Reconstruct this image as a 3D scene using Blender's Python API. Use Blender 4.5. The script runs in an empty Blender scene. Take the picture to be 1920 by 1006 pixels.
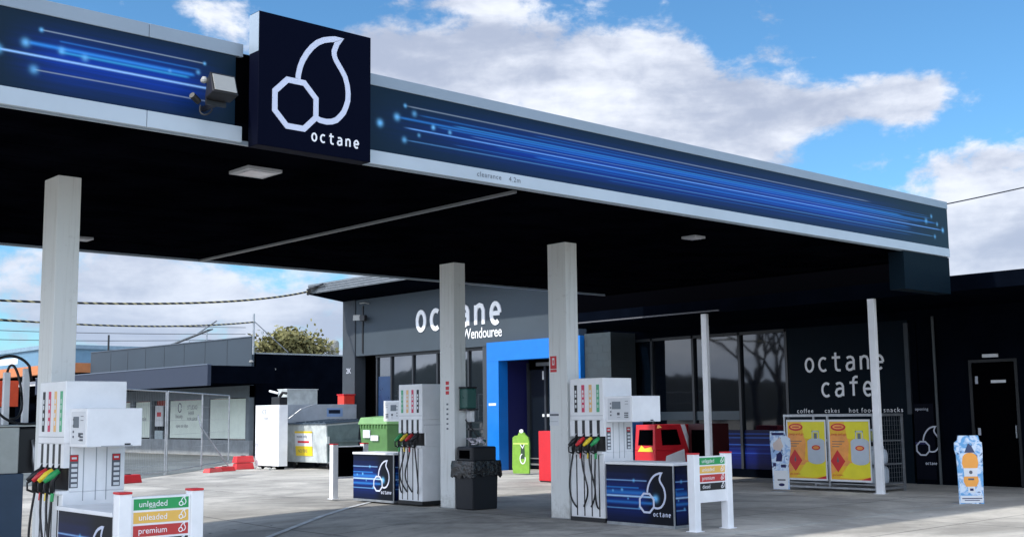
import bpy, bmesh, math, random
from mathutils import Vector, Matrix
random.seed(7)
C = bpy.context.scene
COL = C.collection
R = math.radians

# ------------------------------------------------------------------ camera
cam = bpy.data.objects.new('camera', bpy.data.cameras.new('camera'))
COL.objects.link(cam)
cr = Vector((0.7421, -0.67017, -0.01206)); cu = Vector((-0.07349, -0.09923, 0.99235)); cf = Vector((0.66624, 0.73554, 0.12289))
m = Matrix((( cr.x, cu.x, -cf.x, 0.0), (cr.y, cu.y, -cf.y, 0.0), (cr.z, cu.z, -cf.z, 1.6), (0, 0, 0, 1)))
cam.matrix_world = m
cam.data.sensor_width = 36
cam.data.lens = 41.36
cam.data.clip_start = 0.05
cam.data.clip_end = 2000
C.camera = cam
C.view_settings.view_transform = 'Standard'
C.view_settings.look = 'None'
C.view_settings.exposure = 0.36
C.view_settings.gamma = 1.0

SUN_EL = R(42)
SUN_DIR = Vector((-0.985, 0.17, 0)).normalized()      # horizontal direction towards the sun
# ------------------------------------------------------------------ shader expression helper
class S:
    def __init__(s, nt, sock): s.nt = nt; s.k = sock
    def _m(s, op, *o, clamp=False):
        n = s.nt.nodes.new('ShaderNodeMath'); n.operation = op; n.use_clamp = clamp
        s.nt.links.new(s.k, n.inputs[0])
        for i, x in enumerate(o):
            if isinstance(x, S): s.nt.links.new(x.k, n.inputs[i+1])
            else: n.inputs[i+1].default_value = x
        return S(s.nt, n.outputs[0])
    def __add__(s, o): return s._m('ADD', o)
    def __sub__(s, o): return s._m('SUBTRACT', o)
    def __mul__(s, o): return s._m('MULTIPLY', o)
    def __truediv__(s, o): return s._m('DIVIDE', o)
    def pw(s, o): return s._m('POWER', o)
    def abs(s): return s._m('ABSOLUTE')
    def clamp(s): return s._m('ADD', 0.0, clamp=True)
    def exp(s): return s._m('EXPONENT')
    def mx(s, o): return s._m('MAXIMUM', o)
    def fract(s): return s._m('FRACT')
    def lt(s, o): return s._m('LESS_THAN', o)
    def gt(s, o): return s._m('GREATER_THAN', o)
    def ramp(s, a, b):                                   # smoothstep a..b -> 0..1
        n = s.nt.nodes.new('ShaderNodeMapRange'); n.interpolation_type = 'SMOOTHSTEP'
        s.nt.links.new(s.k, n.inputs[0]); n.inputs[1].default_value = a; n.inputs[2].default_value = b
        return S(s.nt, n.outputs[0])
def mixc(nt, f, a, b):
    n = nt.nodes.new('ShaderNodeMix'); n.data_type = 'RGBA'
    for sock, v in ((n.inputs[0], f), (n.inputs[6], a), (n.inputs[7], b)):
        if isinstance(v, S): nt.links.new(v.k, sock)
        elif isinstance(v, (int, float)): sock.default_value = v
        else: sock.default_value = (*v, 1)
    return S(nt, n.outputs[2])
def noise(nt, vec, scale, detail=3, rough=0.5, dist=0.0):
    n = nt.nodes.new('ShaderNodeTexNoise'); n.inputs['Scale'].default_value = scale
    n.inputs['Detail'].default_value = detail; n.inputs['Roughness'].default_value = rough; n.inputs['Distortion'].default_value = dist
    if vec is not None: nt.links.new(vec.k, n.inputs['Vector'])
    return S(nt, n.outputs[0])
def comb(nt, x, y, z):
    n = nt.nodes.new('ShaderNodeCombineXYZ')
    for i, v in enumerate((x, y, z)):
        if isinstance(v, S): nt.links.new(v.k, n.inputs[i])
        else: n.inputs[i].default_value = v
    return S(nt, n.outputs[0])
def sep(nt, v):
    n = nt.nodes.new('ShaderNodeSeparateXYZ'); nt.links.new(v.k, n.inputs[0])
    return [S(nt, n.outputs[i]) for i in range(3)]
def pos(nt):
    n = nt.nodes.new('ShaderNodeNewGeometry'); return S(nt, n.outputs['Position'])

# ------------------------------------------------------------------ world: sky with clouds
w = bpy.data.worlds.new("World"); C.world = w; w.use_nodes = True
nt = w.node_tree; nt.nodes.clear()
tc = nt.nodes.new('ShaderNodeTexCoord'); V = S(nt, tc.outputs['Generated'])
sky = nt.nodes.new('ShaderNodeTexSky'); sky.sky_type = 'NISHITA'; sky.sun_disc = False
sky.sun_elevation = SUN_EL; sky.sun_rotation = math.atan2(SUN_DIR.x, SUN_DIR.y)
sky.air_density = 1.0; sky.dust_density = 0.2; sky.ozone_density = 4.0
vx, vy, vz = sep(nt, V)
AZ = vy._m('ARCTAN2', vx); EL = vz._m('ARCSINE')
blobs = [ # az, el, half width az, half height el, weight
 (.80,.275,.20,.040,1.25),(.861,.304,.13,.030,.7),(.703,.285,.055,.022,.8),(.99,.300,.07,.035,.5),(.72,.232,.09,.020,1.1),(.640,.235,.05,.022,.75),
 (.506,.250,.030,.022,1.1),(.560,.245,.05,.014,.8),(.615,.325,.035,.016,.55),(1.154,.332,.07,.014,.6),
 (1.085,.325,.02,.03,.55),(.415,.155,.060,.035,1.3),(.43,.105,.09,.035,1.1),(1.10,.10,.30,.07,.95),(.86,.347,.12,.010,.6),
 (.60,.19,.14,.025,.5),(.99,.345,.03,.02,-.9),(.648,.300,.022,.018,-.7),(.52,.33,.07,.05,-.8),(.56,.17,.05,.02,-.3),
 (2.3,.25,.5,.12,1.0),(-2.6,.3,.6,.15,.8),(0,1.2,9,.35,.4),(2.9,.1,.7,.12,.9),(-.8,.3,.7,.2,.8)]
F = None
for a, e, sa, se, wt in blobs:
    g = (((AZ - a)/sa).pw(2) + ((EL - e)/se).pw(2))
    g = (g*-0.8).exp()*wt
    F = g if F is None else F + g
pv = comb(nt, AZ*1.0, EL*1.7, 0.3)
n1 = noise(nt, pv, 7.5, 8, .58, .3)
n2 = noise(nt, comb(nt, AZ, EL*3.5, 2.0), 6, 5, .55, .2)
n3 = noise(nt, comb(nt, AZ + 5.0, EL*1.5, 1.0), 28, 6, .62, .2)
dens = (F*0.62 + (n1 - .5)*2.0 + (n3 - .5)*.75 + (EL*-4.0 + .62).clamp()*.42 + 0.04)
cov = (dens + (vx*-.88 + vy*-.32 + vz*.35).ramp(-.1, .5)*.35).ramp(.32, .66)
shade = (n2*1.3 + n3*.5 - .55 + (dens-.6)*-.10 + n1*.3).ramp(.25, .80)
ccol = mixc(nt, shade, (.40,.46,.60), (.84,.88,.97))
ccol = mixc(nt, (EL*-5.0 + 1.0).clamp()*.6, ccol, (.44,.55,.72))
back = (vx*-.88 + vy*-.32 + vz*.35).ramp(-.15, .75)       # added fill light: clouds away from the view brightened to lift shaded faces
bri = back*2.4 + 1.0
hz = (EL*-3.6 + 0.85).clamp()                     # milky air low over the horizon
skyc = nt.nodes.new('ShaderNodeMix'); skyc.data_type = 'RGBA'; skyc.blend_type = 'MULTIPLY'; skyc.inputs[0].default_value = 1
nt.links.new(sky.outputs[0], skyc.inputs[6]); skyc.inputs[7].default_value = (.60, .92, 1.04, 1)
b1 = nt.nodes.new('ShaderNodeBackground'); b1.inputs[1].default_value = 0.13; nt.links.new(skyc.outputs[2], b1.inputs[0])
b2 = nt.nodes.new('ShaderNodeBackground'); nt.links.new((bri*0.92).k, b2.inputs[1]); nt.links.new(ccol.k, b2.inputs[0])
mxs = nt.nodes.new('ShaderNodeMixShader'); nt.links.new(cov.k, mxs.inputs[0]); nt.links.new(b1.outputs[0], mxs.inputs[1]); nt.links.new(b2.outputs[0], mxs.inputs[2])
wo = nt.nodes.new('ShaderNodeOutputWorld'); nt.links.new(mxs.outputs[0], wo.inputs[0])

# ------------------------------------------------------------------ sun
sl = bpy.data.lights.new('sun', 'SUN'); sl.energy = 2.9; sl.angle = R(1.5); sl.color = (1, .95, .87)
so = bpy.data.objects.new('sun', sl); COL.objects.link(so)
sd = Vector((SUN_DIR.x*math.cos(SUN_EL), SUN_DIR.y*math.cos(SUN_EL), math.sin(SUN_EL)))
so.rotation_euler = sd.to_track_quat('Z', 'Y').to_euler(); so.location = (-20, 5, 30)

# ------------------------------------------------------------------ materials
MAT = {}
def mat(name, col, rough=.6, metal=0.0, var=.12, vscale=3.0, bump=0.0, bscale=40, spec=.5, ior=None, coat=0.0):
    if name in MAT: return MAT[name]
    M = bpy.data.materials.new(name); M.use_nodes = True; nt = M.node_tree; b = nt.nodes['Principled BSDF']
    b.inputs['Roughness'].default_value = rough; b.inputs['Metallic'].default_value = metal
    b.inputs['Specular IOR Level'].default_value = spec; b.inputs['Coat Weight'].default_value = coat
    if ior: b.inputs['IOR'].default_value = ior
    P = pos(nt)
    if var:
        n = noise(nt, P, vscale, 5, .6)
        dk = tuple(c*(1-var) for c in col); lt = tuple(min(1, c*(1+var*.6)) for c in col)
        nt.links.new(mixc(nt, n.ramp(.3, .7), dk, lt).k, b.inputs['Base Color'])
        nt.links.new((n*.25 + (rough-.12)).clamp().k, b.inputs['Roughness'])
    else: b.inputs['Base Color'].default_value = (*col, 1)
    if bump:
        bn = nt.nodes.new('ShaderNodeBump'); bn.inputs['Strength'].default_value = bump; bn.inputs['Distance'].default_value = .02
        nt.links.new(noise(nt, P, bscale, 4).k, bn.inputs['Height']); nt.links.new(bn.outputs[0], b.inputs['Normal'])
    MAT[name] = M; return M
white = mat('white_paint', (.84,.85,.86), .38, var=.07, vscale=2.5)
column_white = mat('column_paint', (.74,.76,.74), .55, var=0)
def streaks(M, base, dirt, amt=.5):
    nt = M.node_tree; b = nt.nodes['Principled BSDF']; x, y, z = sep(nt, pos(nt))
    a = noise(nt, comb(nt, x*14.0, y*14.0, z*.7), 1.0, 5, .7).ramp(.50, .80); e = noise(nt, pos(nt), 6, 5, .7).ramp(.58, .72)
    foot = noise(nt, pos(nt), 9, 5, .7) + z*-.9; foot = foot.ramp(.20, .60)
    nt.links.new(mixc(nt, (a*amt + e*.25 + foot*.5).clamp(), base, dirt).k, b.inputs['Base Color'])
streaks(column_white, (.74,.76,.74), (.36,.35,.31))
band = mat('fascia_white', (.44,.51,.57), .35, var=.07, vscale=.9)
bandtop = mat('fascia_trim_grey', (.27,.33,.39), .35, var=.06, vscale=.8)
black = mat('black_plastic', (.012,.012,.014), .45, var=.2)
blackgloss = mat('black_gloss', (.006,.008,.014), .12, var=0)
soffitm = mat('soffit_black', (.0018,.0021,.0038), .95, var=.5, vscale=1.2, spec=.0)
navy = mat('navy_panel', (.006,.012,.030), .3, var=.15)
signnavy = mat('sign_navy', (.0008,.0018,.010), .6, var=0, spec=.05)
logo_w = mat('logo_white', (.60,.64,.78), .4, var=0)
letter_w = mat('letter_white', (.85,.86,.88), .4, var=0)
letter_dim = mat('letter_grey', (.55,.58,.66), .5, var=0)
ink = mat('ink_grey', (.10,.11,.13), .5, var=0)
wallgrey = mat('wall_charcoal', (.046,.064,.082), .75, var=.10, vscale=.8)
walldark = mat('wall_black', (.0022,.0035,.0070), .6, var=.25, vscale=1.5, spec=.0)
pier = mat('pier_grey', (.040,.050,.062), .7, var=.12)
blue = mat('entry_blue', (.002,.165,.58), .38, var=.05)
bluedeep = mat('entry_blue_deep', (.002,.003,.075), .6, var=.05)
metal = mat('galvanised_steel', (.38,.40,.42), .42, .75, var=.2, vscale=6)
silver = mat('silver_panel', (.46,.46,.44), .34, .6, var=.12)
rubber = mat('hose_rubber', (.010,.010,.012), .42, var=0)
red = mat('red_plastic', (.62,.025,.03), .42, var=.1)
redflat = mat('red_paint', (.60,.012,.022), .5, var=.05)
darkred = mat('dark_red_panel', (.045,.003,.004), .5, var=.1)
green = mat('green_plastic', (.02,.32,.09), .42, var=.05)
yellow = mat('yellow_plastic', (.85,.62,.03), .42, var=.05)
orange = mat('orange_print', (.86,.36,.06), .5, var=.04)
lime = mat('lime_print', (.20,.40,.035), .5, var=.14, vscale=8)
gasyellow = mat('poster_yellow', (.86,.50,.02), .42, var=.10, vscale=2)
gaslime = mat('poster_lime', (.80,.70,.02), .42, var=.06)
gasorange = mat('poster_orange', (.86,.34,.07), .42, var=.14, vscale=4)
postred = mat('poster_red', (.60,.02,.02), .45, var=0)
bottle_grey = mat('gas_bottle_grey', (.48,.54,.60), .4, var=.08)
binblack = mat('bin_black', (.004,.0055,.010), .55, var=.3, vscale=7)
liner = mat('bin_liner', (.008,.009,.012), .18, var=0, bump=.9, bscale=14)
bingreen = mat('wheelie_green', (.085,.20,.062), .5, var=.15)
skipgrey = mat('skip_grey', (.50,.54,.53), .55, var=.2, vscale=4)
skipshade = mat('skip_side_shade', (.12,.17,.17), .55, var=.2, vscale=4)  # darker skip paint; carries the side's shade in its colour
skiplid = mat('skip_lid', (.05,.075,.10), .45, var=.2)
dkgreen = mat('dispenser_green', (.02,.10,.085), .3, var=.1)
pale = mat('pale_poster', (.74,.82,.72), .6, var=.05)
shopgrey = mat('shop_slate', (.038,.056,.076), .7, var=.08, vscale=.6)
shopband = mat('shop_band', (.026,.037,.064), .65, var=.06, vscale=.6)
shopblock = mat('shop_block', (.26,.28,.29), .8, var=.2, vscale=2.5, bump=.3)
roofgrey = mat('roof_edge', (.12,.14,.16), .6, var=.1)
cloth = mat('paper_towel', (.75,.72,.78), .8, var=.1)
bluebld = mat('blue_cladding', (.13,.25,.36), .6, var=.08)
orangeroof = mat('orange_roof', (.55,.20,.07), .6, var=.1)
orangered = mat('orange_red_band', (.62,.07,.02), .6, var=.1)
glass_pale = mat('lamp_lens', (.36,.36,.34), .25, var=0)
lcd = mat('display_lcd', (.16,.19,.22), .2, var=0)
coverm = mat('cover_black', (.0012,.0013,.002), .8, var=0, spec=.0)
paper = mat('paper_white', (.70,.72,.74), .6, var=.03)

def glass_mat(name, col, rough, ior):
    M = mat(name, col, rough, var=0, ior=ior); nt = M.node_tree; b = nt.nodes['Principled BSDF']
    bn = nt.nodes.new('ShaderNodeBump'); bn.inputs['Strength'].default_value = .05; bn.inputs['Distance'].default_value = .05
    nt.links.new(noise(nt, pos(nt), .9, 2).k, bn.inputs['Height']); nt.links.new(bn.outputs[0], b.inputs['Normal'])
    return M
glass = glass_mat('tinted_glass', (.006,.010,.014), .03, 2.3)
glass_cafe = glass_mat('tinted_cafe_glass', (.001,.003,.007), .03, 1.62)

def brick_mat():
    M = mat('painted_brick', (.026,.040,.050), .75, var=.15); nt = M.node_tree; b = nt.nodes['Principled BSDF']
    x, y, z = sep(nt, pos(nt)); t = nt.nodes.new('ShaderNodeTexBrick'); t.inputs['Scale'].default_value = 1
    nt.links.new(comb(nt, x + y, z, 0).k, t.inputs['Vector']); t.inputs['Brick Width'].default_value = .4; t.inputs['Row Height'].default_value = .2
    t.inputs['Mortar Size'].default_value = .012
    bn = nt.nodes.new('ShaderNodeBump'); bn.inputs['Strength'].default_value = .8; bn.inputs['Distance'].default_value = .02; bn.invert = True
    nt.links.new(t.outputs['Fac'], bn.inputs['Height']); nt.links.new(bn.outputs[0], b.inputs['Normal']); return M
brick = brick_mat()

def concrete_mat(name, base, joint=True, scale=1.0):
    M = mat(name, base, .85, var=0, spec=.3); nt = M.node_tree; b = nt.nodes['Principled BSDF']
    P = pos(nt); x, y, z = sep(nt, P)
    a = noise(nt, P, .35*scale, 7, .68, .6).ramp(.36, .66); f = noise(nt, P, 9, 6, .7); st = noise(nt, comb(nt, x*.25, y*1.2, 0), .9, 6, .65, 1.2).ramp(.52, .78)
    if joint:      # oil stains, and dark shading beside the pump islands put into the colour
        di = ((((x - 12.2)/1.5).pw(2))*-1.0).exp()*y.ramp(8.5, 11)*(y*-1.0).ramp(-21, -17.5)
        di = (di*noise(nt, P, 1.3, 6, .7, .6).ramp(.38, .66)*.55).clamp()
    dk = tuple(c*.60 for c in base); lt = tuple(min(.9, c*1.12) for c in base)
    c = mixc(nt, a, dk, lt); c = mixc(nt, (f - .5)*.5 + .12, c, (.12,.115,.11)); c = mixc(nt, st*.45, c, (base[0]*.45, base[1]*.46, base[2]*.48))
    spots = noise(nt, P, 2.4, 4, .7).ramp(.66, .74); c = mixc(nt, spots*.45, c, (.07,.07,.072))
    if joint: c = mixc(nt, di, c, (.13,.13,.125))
    if joint:
        jx = ((x/3.2).fract() - .5).abs().gt(.4955); jy = (((y + 1.0)/3.1).fract() - .5).abs().gt(.4955)
        jj = noise(nt, P, 1.1, 2).ramp(.2, .45)
        # curved tyre tracks swept into the slab
        rr = (((x + 6.0).pw(2) + (y + 2.0).pw(2)).pw(.5)); tn = noise(nt, P, .8, 4, .6).ramp(.42, .6)
        for r0 in (17.6, 19.2, 21.9, 23.6, 28.0, 29.6):
            c = mixc(nt, ((((rr - r0)/.11).pw(2)*-1.0).exp()*tn*.38).clamp(), c, (.11,.11,.11))
        c = mixc(nt, jx.mx(jy)*jj*.8, c, (.07,.07,.07))
        drip = noise(nt, P, 5.5, 3, .5).ramp(.70, .735); c = mixc(nt, drip*.6, c, (.05,.05,.05))
    nt.links.new(c.k, b.inputs['Base Color'])
    bn = nt.nodes.new('ShaderNodeBump'); bn.inputs['Strength'].default_value = .25; bn.inputs['Distance'].default_value = .01
    nt.links.new(noise(nt, P, 60, 3).k, bn.inputs['Height']); nt.links.new(bn.outputs[0], b.inputs['Normal']); return M
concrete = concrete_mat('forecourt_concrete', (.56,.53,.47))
concrete2 = concrete_mat('side_concrete', (.17,.19,.185), False)
palecon = concrete_mat('pale_concrete', (.55,.54,.49), False)

# printed artwork: dark teal ground, blue glow, light streaks -- u along the panel, v up it
def streak_mat(name, uax, u0, u1, v0, v1, lines, dots, ground=(.004,.017,.034), glow=(.003,.040,.33), s_glow=1.0, flip=False, core=(.10,.85)):
    M = mat(name, ground, .38, var=0, spec=.18); nt = M.node_tree; b = nt.nodes['Principled BSDF']
    x, y, z = sep(nt, pos(nt)); u = (x if uax == 'x' else y); u = (u - u0)/(u1 - u0); v = (z - v0)/(v1 - v0)
    L = abs(u1 - u0); H = v1 - v0
    env = u.ramp(core[0]-.12, core[0]+.15)*(u*-1.0 + 1.0).ramp(1-core[1]-.12, 1-core[1]+.15)
    ve = (((v - .46)/.30).pw(2)*-1.0).exp()
    fine = noise(nt, comb(nt, u*L*.30, v*H*22.0, 0), 1.0, 4, .6)
    g = (env*ve*(fine.ramp(.2, .75)*.75 + .35)*s_glow).clamp()
    c = mixc(nt, g, ground, glow)
    fl = noise(nt, comb(nt, u*L*.12, v*H*60.0, 3.0), 1.0, 2, .5).ramp(.60, .80)
    c = mixc(nt, (fl*env*ve*.45).clamp(), c, (.015,.19,.66))
    for (a0, a1, vv, wd, br, cl) in lines:
        t = (u.ramp(a0-.004, a0+.01))*((u*-1.0).ramp(-a1-.004, -a1+.02))
        ln = (((v - vv)*H/wd).pw(2)*-1.0).exp()*t*br
        c = mixc(nt, ln.clamp(), c, cl)
    for (du, dv, rad, br) in dots:
        d = (((u - du)*L).pw(2) + ((v - dv)*H).pw(2))/(rad*rad)
        c = mixc(nt, ((d*-1.0).exp()*br).clamp(), c, (.18,.55,.95))
    nt.links.new(c.k, b.inputs['Base Color']); return M
LB = (.30,.55,.95); LG = (.35,.42,.50); MB_ = (.04,.30,.85)
fr = streak_mat('fascia_art_right', 'x', 7.0, 19.5, 4.4, 5.1,
 [(.045,.985,.44,.008,.85,(.16,.40,.88)),(.035,.97,.585,.012,.5,MB_),(.08,.93,.545,.008,.4,MB_),(.12,.9,.50,.004,.4,LB),(.15,.85,.40,.004,.35,MB_),(.1,.9,.31,.004,.35,MB_),(.2,.95,.73,.004,.3,MB_),(.3,.9,.18,.004,.25,MB_),(.045,.80,.79,.007,.55,LG),(.06,.955,.68,.008,.3,MB_),(.045,.965,.245,.007,.5,(.12,.35,.7)),(.2,.9,.36,.012,.4,MB_),(.1,.88,.62,.008,.5,(.06,.4,.9))],
 [(.018,.44,.036,1.0),(.036,.585,.036,.8),(.076,.53,.025,.9),(.095,.50,.022,.7),(.045,.79,.02,.7),(.055,.69,.03,.5),(.044,.245,.03,.6),(.06,.36,.02,.5),(.985,.44,.035,.9),(.962,.245,.03,.6),(.955,.74,.03,.6),(.94,.60,.04,.6),(.97,.57,.03,.6)])
fl_ = streak_mat('fascia_art_left', 'x', 3.0, 5.6, 4.4, 5.1,
 [(.09,.90,.46,.010,1.0,LB),(.24,.84,.80,.006,.65,LG),(.2,.80,.61,.016,.75,MB_),(.3,.78,.565,.012,.6,(.05,.45,.85)),(.22,.86,.28,.006,.6,LG),(.3,.82,.7,.008,.35,MB_)],
 [(.10,.46,.036,1.0),(.19,.60,.034,.8),(.31,.585,.03,.7),(.24,.80,.018,.8),(.835,.80,.015,.8),(.22,.28,.035,.6),(.81,.66,.02,.6),(.70,.60,.016,.5),(.39,.55,.03,.6)], core=(.2,.85))
MATS_ART = {}
def plinth_art(key, uax, u0, u1, v0, v1):
    return streak_mat('panel_art_'+key, uax, u0, u1, v0, v1,
     [(-.1,.62,.72,.008,.7,LB),(-.1,.5,.60,.010,.6,MB_),(-.1,.75,.46,.012,1.0,(.45,.7,1)),(-.1,.6,.52,.03,.5,MB_),(-.1,.55,.26,.008,.6,(.2,.5,.9)),(-.1,.7,.36,.02,.5,MB_)],
     [(.42,.72,.02,.9),(.24,.56,.02,.9),(.10,.54,.016,.8),(.74,.44,.045,1.0),(.33,.42,.014,.7),(.5,.28,.018,.7)], ground=(.001,.003,.009), glow=(.003,.03,.26), s_glow=.8, core=(-.2,.62))

# ------------------------------------------------------------------ mesh builder
FX = lambda x, y, z: (Vector((x, y, z)), Vector((0,-1,0)), Vector((0,0,1)))    # plane facing -X
FY = lambda x, y, z: (Vector((x, y, z)), Vector((1,0,0)), Vector((0,0,1)))     # plane facing -Y
_txt = {}
def text2d(s, spacing=1.0, bold=0.0):
    k = (s, spacing, bold)
    if k not in _txt:
        cu_ = bpy.data.curves.new('t', 'FONT'); cu_.body = s; cu_.space_character = spacing; cu_.resolution_u = 3; cu_.offset = bold
        ob = bpy.data.objects.new('t', cu_); COL.objects.link(ob)
        dg = bpy.context.evaluated_depsgraph_get(); me = bpy.data.meshes.new_from_object(ob.evaluated_get(dg))
        _txt[k] = ([v.co[:2] for v in me.vertices], [tuple(p.vertices) for p in me.polygons])
        bpy.data.objects.remove(ob); bpy.data.curves.remove(cu_); bpy.data.meshes.remove(me)
    return _txt[k]
def arc(cx, cy, rx, ry, a0, a1, n=14):
    return [(cx + rx*math.cos(R(a0 + (a1-a0)*i/n)), cy + ry*math.sin(R(a0 + (a1-a0)*i/n))) for i in range(n+1)]
GL = {'o': [arc(.4,.5,.34,.5,0,342,19)], 'c': [arc(.46,.5,.38,.5,52,308)],
 't': [[(.34,1.38),(.34,.30),(.38,.10),(.50,.01),(.76,.0)],[(.02,1.0),(.76,1.0)]],
 'a': [[(.12,.90),(.25,.98),(.45,1.0),(.62,.92),(.70,.74),(.70,0)],[(.70,.57),(.40,.57),(.18,.50),(.08,.30),(.12,.10),(.28,0),(.48,.03),(.64,.16),(.70,.34)]],
 'n': [[(.1,1.02),(.1,0)],[(.1,.70),(.2,.92),(.40,1.0),(.60,.94),(.70,.72),(.70,0)]],
 'e': [[(.08,.50),(.76,.50)], arc(.42,.5,.33,.5,0,310,16)],
 'f': [[(.80,1.42),(.60,1.43),(.45,1.34),(.40,1.12),(.40,0)],[(.08,1.0),(.78,1.0)]], ' ': []}
class MB:
    def __init__(s): s.v = []; s.f = []; s.mi = []; s.mats = []; s.cur = 0
    def m(s, mt):
        if mt not in s.mats: s.mats.append(mt)
        s.cur = s.mats.index(mt); return s
    def add(s, vs, fs):
        o = len(s.v); s.v += [tuple(v) for v in vs]; s.f += [tuple(i+o for i in f) for f in fs]; s.mi += [s.cur]*len(fs); return s
    def box(s, x0, x1, y0, y1, z0, z1):
        vs = [(x,y,z) for z in (z0,z1) for y in (y0,y1) for x in (x0,x1)]
        return s.add(vs, [(0,2,3,1),(4,5,7,6),(0,1,5,4),(2,6,7,3),(0,4,6,2),(1,3,7,5)])
    def hexa(s, b, t):          # bottom 4, top 4 (ccw from above)
        return s.add(list(b)+list(t), [(3,2,1,0),(4,5,6,7),(0,1,5,4),(1,2,6,5),(2,3,7,6),(3,0,4,7)])
    def flat(s, fr, poly, lift=.003, th=None):
        o, r, u = fr; n = r.cross(u); k = len(poly); th = lift if th is None else th
        F_ = [o + r*a + u*b + n*lift for a, b in poly]; B = [p - n*th for p in F_]
        return s.add(F_+B, [tuple(range(k))] + [(i, i+k, (i+1)%k+k, (i+1)%k) for i in range(k)])
    def rect(s, fr, x0, x1, y0, y1, lift=.003): return s.flat(fr, [(x0,y0),(x1,y0),(x1,y1),(x0,y1)], lift)
    def disc(s, fr, cx, cy, rx, ry=None, lift=.003, n=20): return s.flat(fr, arc(cx, cy, rx, ry or rx, 0, 360*(n-1)/n, n-1), lift)
    def ribbon(s, fr, pts, wd, lift=.004, closed=False, sc=1.0, off=(0,0)):
        o, r, u = fr; n = r.cross(u); P = [Vector((p[0]*sc+off[0], p[1]*sc+off[1])) for p in pts]; k = len(P); Lp = []; Rp = []
        for i in range(k):
            a = P[i-1] if (i or closed) else P[i]*2 - P[i+1]
            b = P[(i+1)%k] if (i < k-1 or closed) else P[i]*2 - P[i-1]
            d1 = (P[i]-a); d2 = (b-P[i])
            d1 = d1.normalized() if d1.length > 1e-9 else d2.normalized(); d2 = d2.normalized() if d2.length > 1e-9 else d1
            t = (d1+d2); t = t.normalized() if t.length > 1e-6 else d1; nn = Vector((-t.y, t.x)); q = max(.5, nn.dot(Vector((-d1.y, d1.x))))
            Lp.append(P[i] + nn*(wd/2/q)); Rp.append(P[i] - nn*(wd/2/q))
        vs = [o + r*p.x + u*p.y + n*lift for p in Lp+Rp] + [o + r*p.x + u*p.y for p in Lp+Rp]; fs = []
        for i in range(k if closed else k-1):
            j = (i+1)%k; fs += [(i, k+i, k+j, j), (i+2*k, i, j, j+2*k), (k+j, k+i, 3*k+i, 3*k+j)]
        return s.add(vs, fs)
    def word(s, fr, w_, x, y, xh, pitch, wd, lift=.004):
        for i, ch in enumerate(w_):
            for q, st in enumerate(GL[ch]): s.ribbon(fr, st, wd, lift + .0015*q, sc=xh, off=(x + i*pitch, y), closed=(ch == 'o'))
        return s
    def text(s, fr, t, x, y, size, lift=.004, spacing=1.0, align='l', wsc=1.0, bold=0.0):
        vs, fs = text2d(t, spacing, bold); o, r, u = fr; n = r.cross(u)
        wid = max((v[0] for v in vs), default=0)*size*wsc
        if align == 'c': x -= wid/2
        if align == 'r': x -= wid
        return s.add([o + r*(x + v[0]*size*wsc) + u*(y + v[1]*size) + n*lift for v in vs], fs)
    def tube(s, pts, r, n=8, caps=True):
        pts = [Vector(p) for p in pts]; k = len(pts); rs = r if isinstance(r, (list, tuple)) else [r]*k; vs = []; up = Vector((0,0,1)); prev = None
        for i, p in enumerate(pts):
            t = (pts[min(i+1,k-1)] - pts[max(i-1,0)]).normalized()
            if prev is None:
                a = t.cross(up) if abs(t.z) < .95 else t.cross(Vector((1,0,0)))
            else: a = prev - t*prev.dot(t)
            a.normalize(); prev = a; b = t.cross(a)
            vs += [p + (a*math.cos(2*math.pi*j/n) + b*math.sin(2*math.pi*j/n))*rs[i] for j in range(n)]
        fs = [(i*n+j, i*n+(j+1)%n, (i+1)*n+(j+1)%n, (i+1)*n+j) for i in range(k-1) for j in range(n)]
        if caps: fs += [tuple(range(n))[::-1], tuple((k-1)*n+j for j in range(n))]
        return s.add(vs, fs)
    def lathe(s, c, prof, n=20):
        vs = [(c[0]+r*math.cos(2*math.pi*j/n), c[1]+r*math.sin(2*math.pi*j/n), c[2]+z) for r, z in prof for j in range(n)]; k = len(prof)
        fs = [(i*n+j, i*n+(j+1)%n, (i+1)*n+(j+1)%n, (i+1)*n+j) for i in range(k-1) for j in range(n)] + [tuple(range(n))[::-1], tuple((k-1)*n+j for j in range(n))]
        return s.add(vs, fs)
    def build(s, name, parent=None, bevel=0, smooth=False, loc=None, kind=None):
        me = bpy.data.meshes.new(name); root = parent
        while root is not None and root.parent is not None: root = root.parent
        off = Vector(root.location) if root is not None else (Vector(loc) if loc else Vector((0,0,0)))
        me.from_pydata([tuple(Vector(v)-off) for v in s.v], [], s.f)
        for mt in s.mats: me.materials.append(mt)
        for p, i in zip(me.polygons, s.mi): p.material_index = i; p.use_smooth = smooth
        me.update(); ob = bpy.data.objects.new(name, me); COL.objects.link(ob)
        if parent is not None: ob.parent = parent
        elif loc: ob.location = loc
        if kind: ob['kind'] = kind
        if bevel:
            bv = ob.modifiers.new('bevel', 'BEVEL'); bv.width = bevel; bv.segments = 2; bv.limit_method = 'ANGLE'; bv.harden_normals = False
        return ob
def mb(mt): return MB().m(mt)
def tag(o, label, cat, group=None):
    o['label'] = label; o['category'] = cat
    if group: o['group'] = group
    return o
def thing(name, label, cat, loc, group=None):
    o = bpy.data.objects.new(name, None); COL.objects.link(o); o.location = loc; o.empty_display_size = .2
    return tag(o, label, cat, group)
def bez(p0, p1, p2, p3, n=12):
    p0, p1, p2, p3 = map(Vector, (p0, p1, p2, p3)); out = []
    for i in range(n+1):
        t = i/n; out.append(p0*(1-t)**3 + p1*3*t*(1-t)**2 + p2*3*t*t*(1-t) + p3*t**3)
    return out

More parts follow.
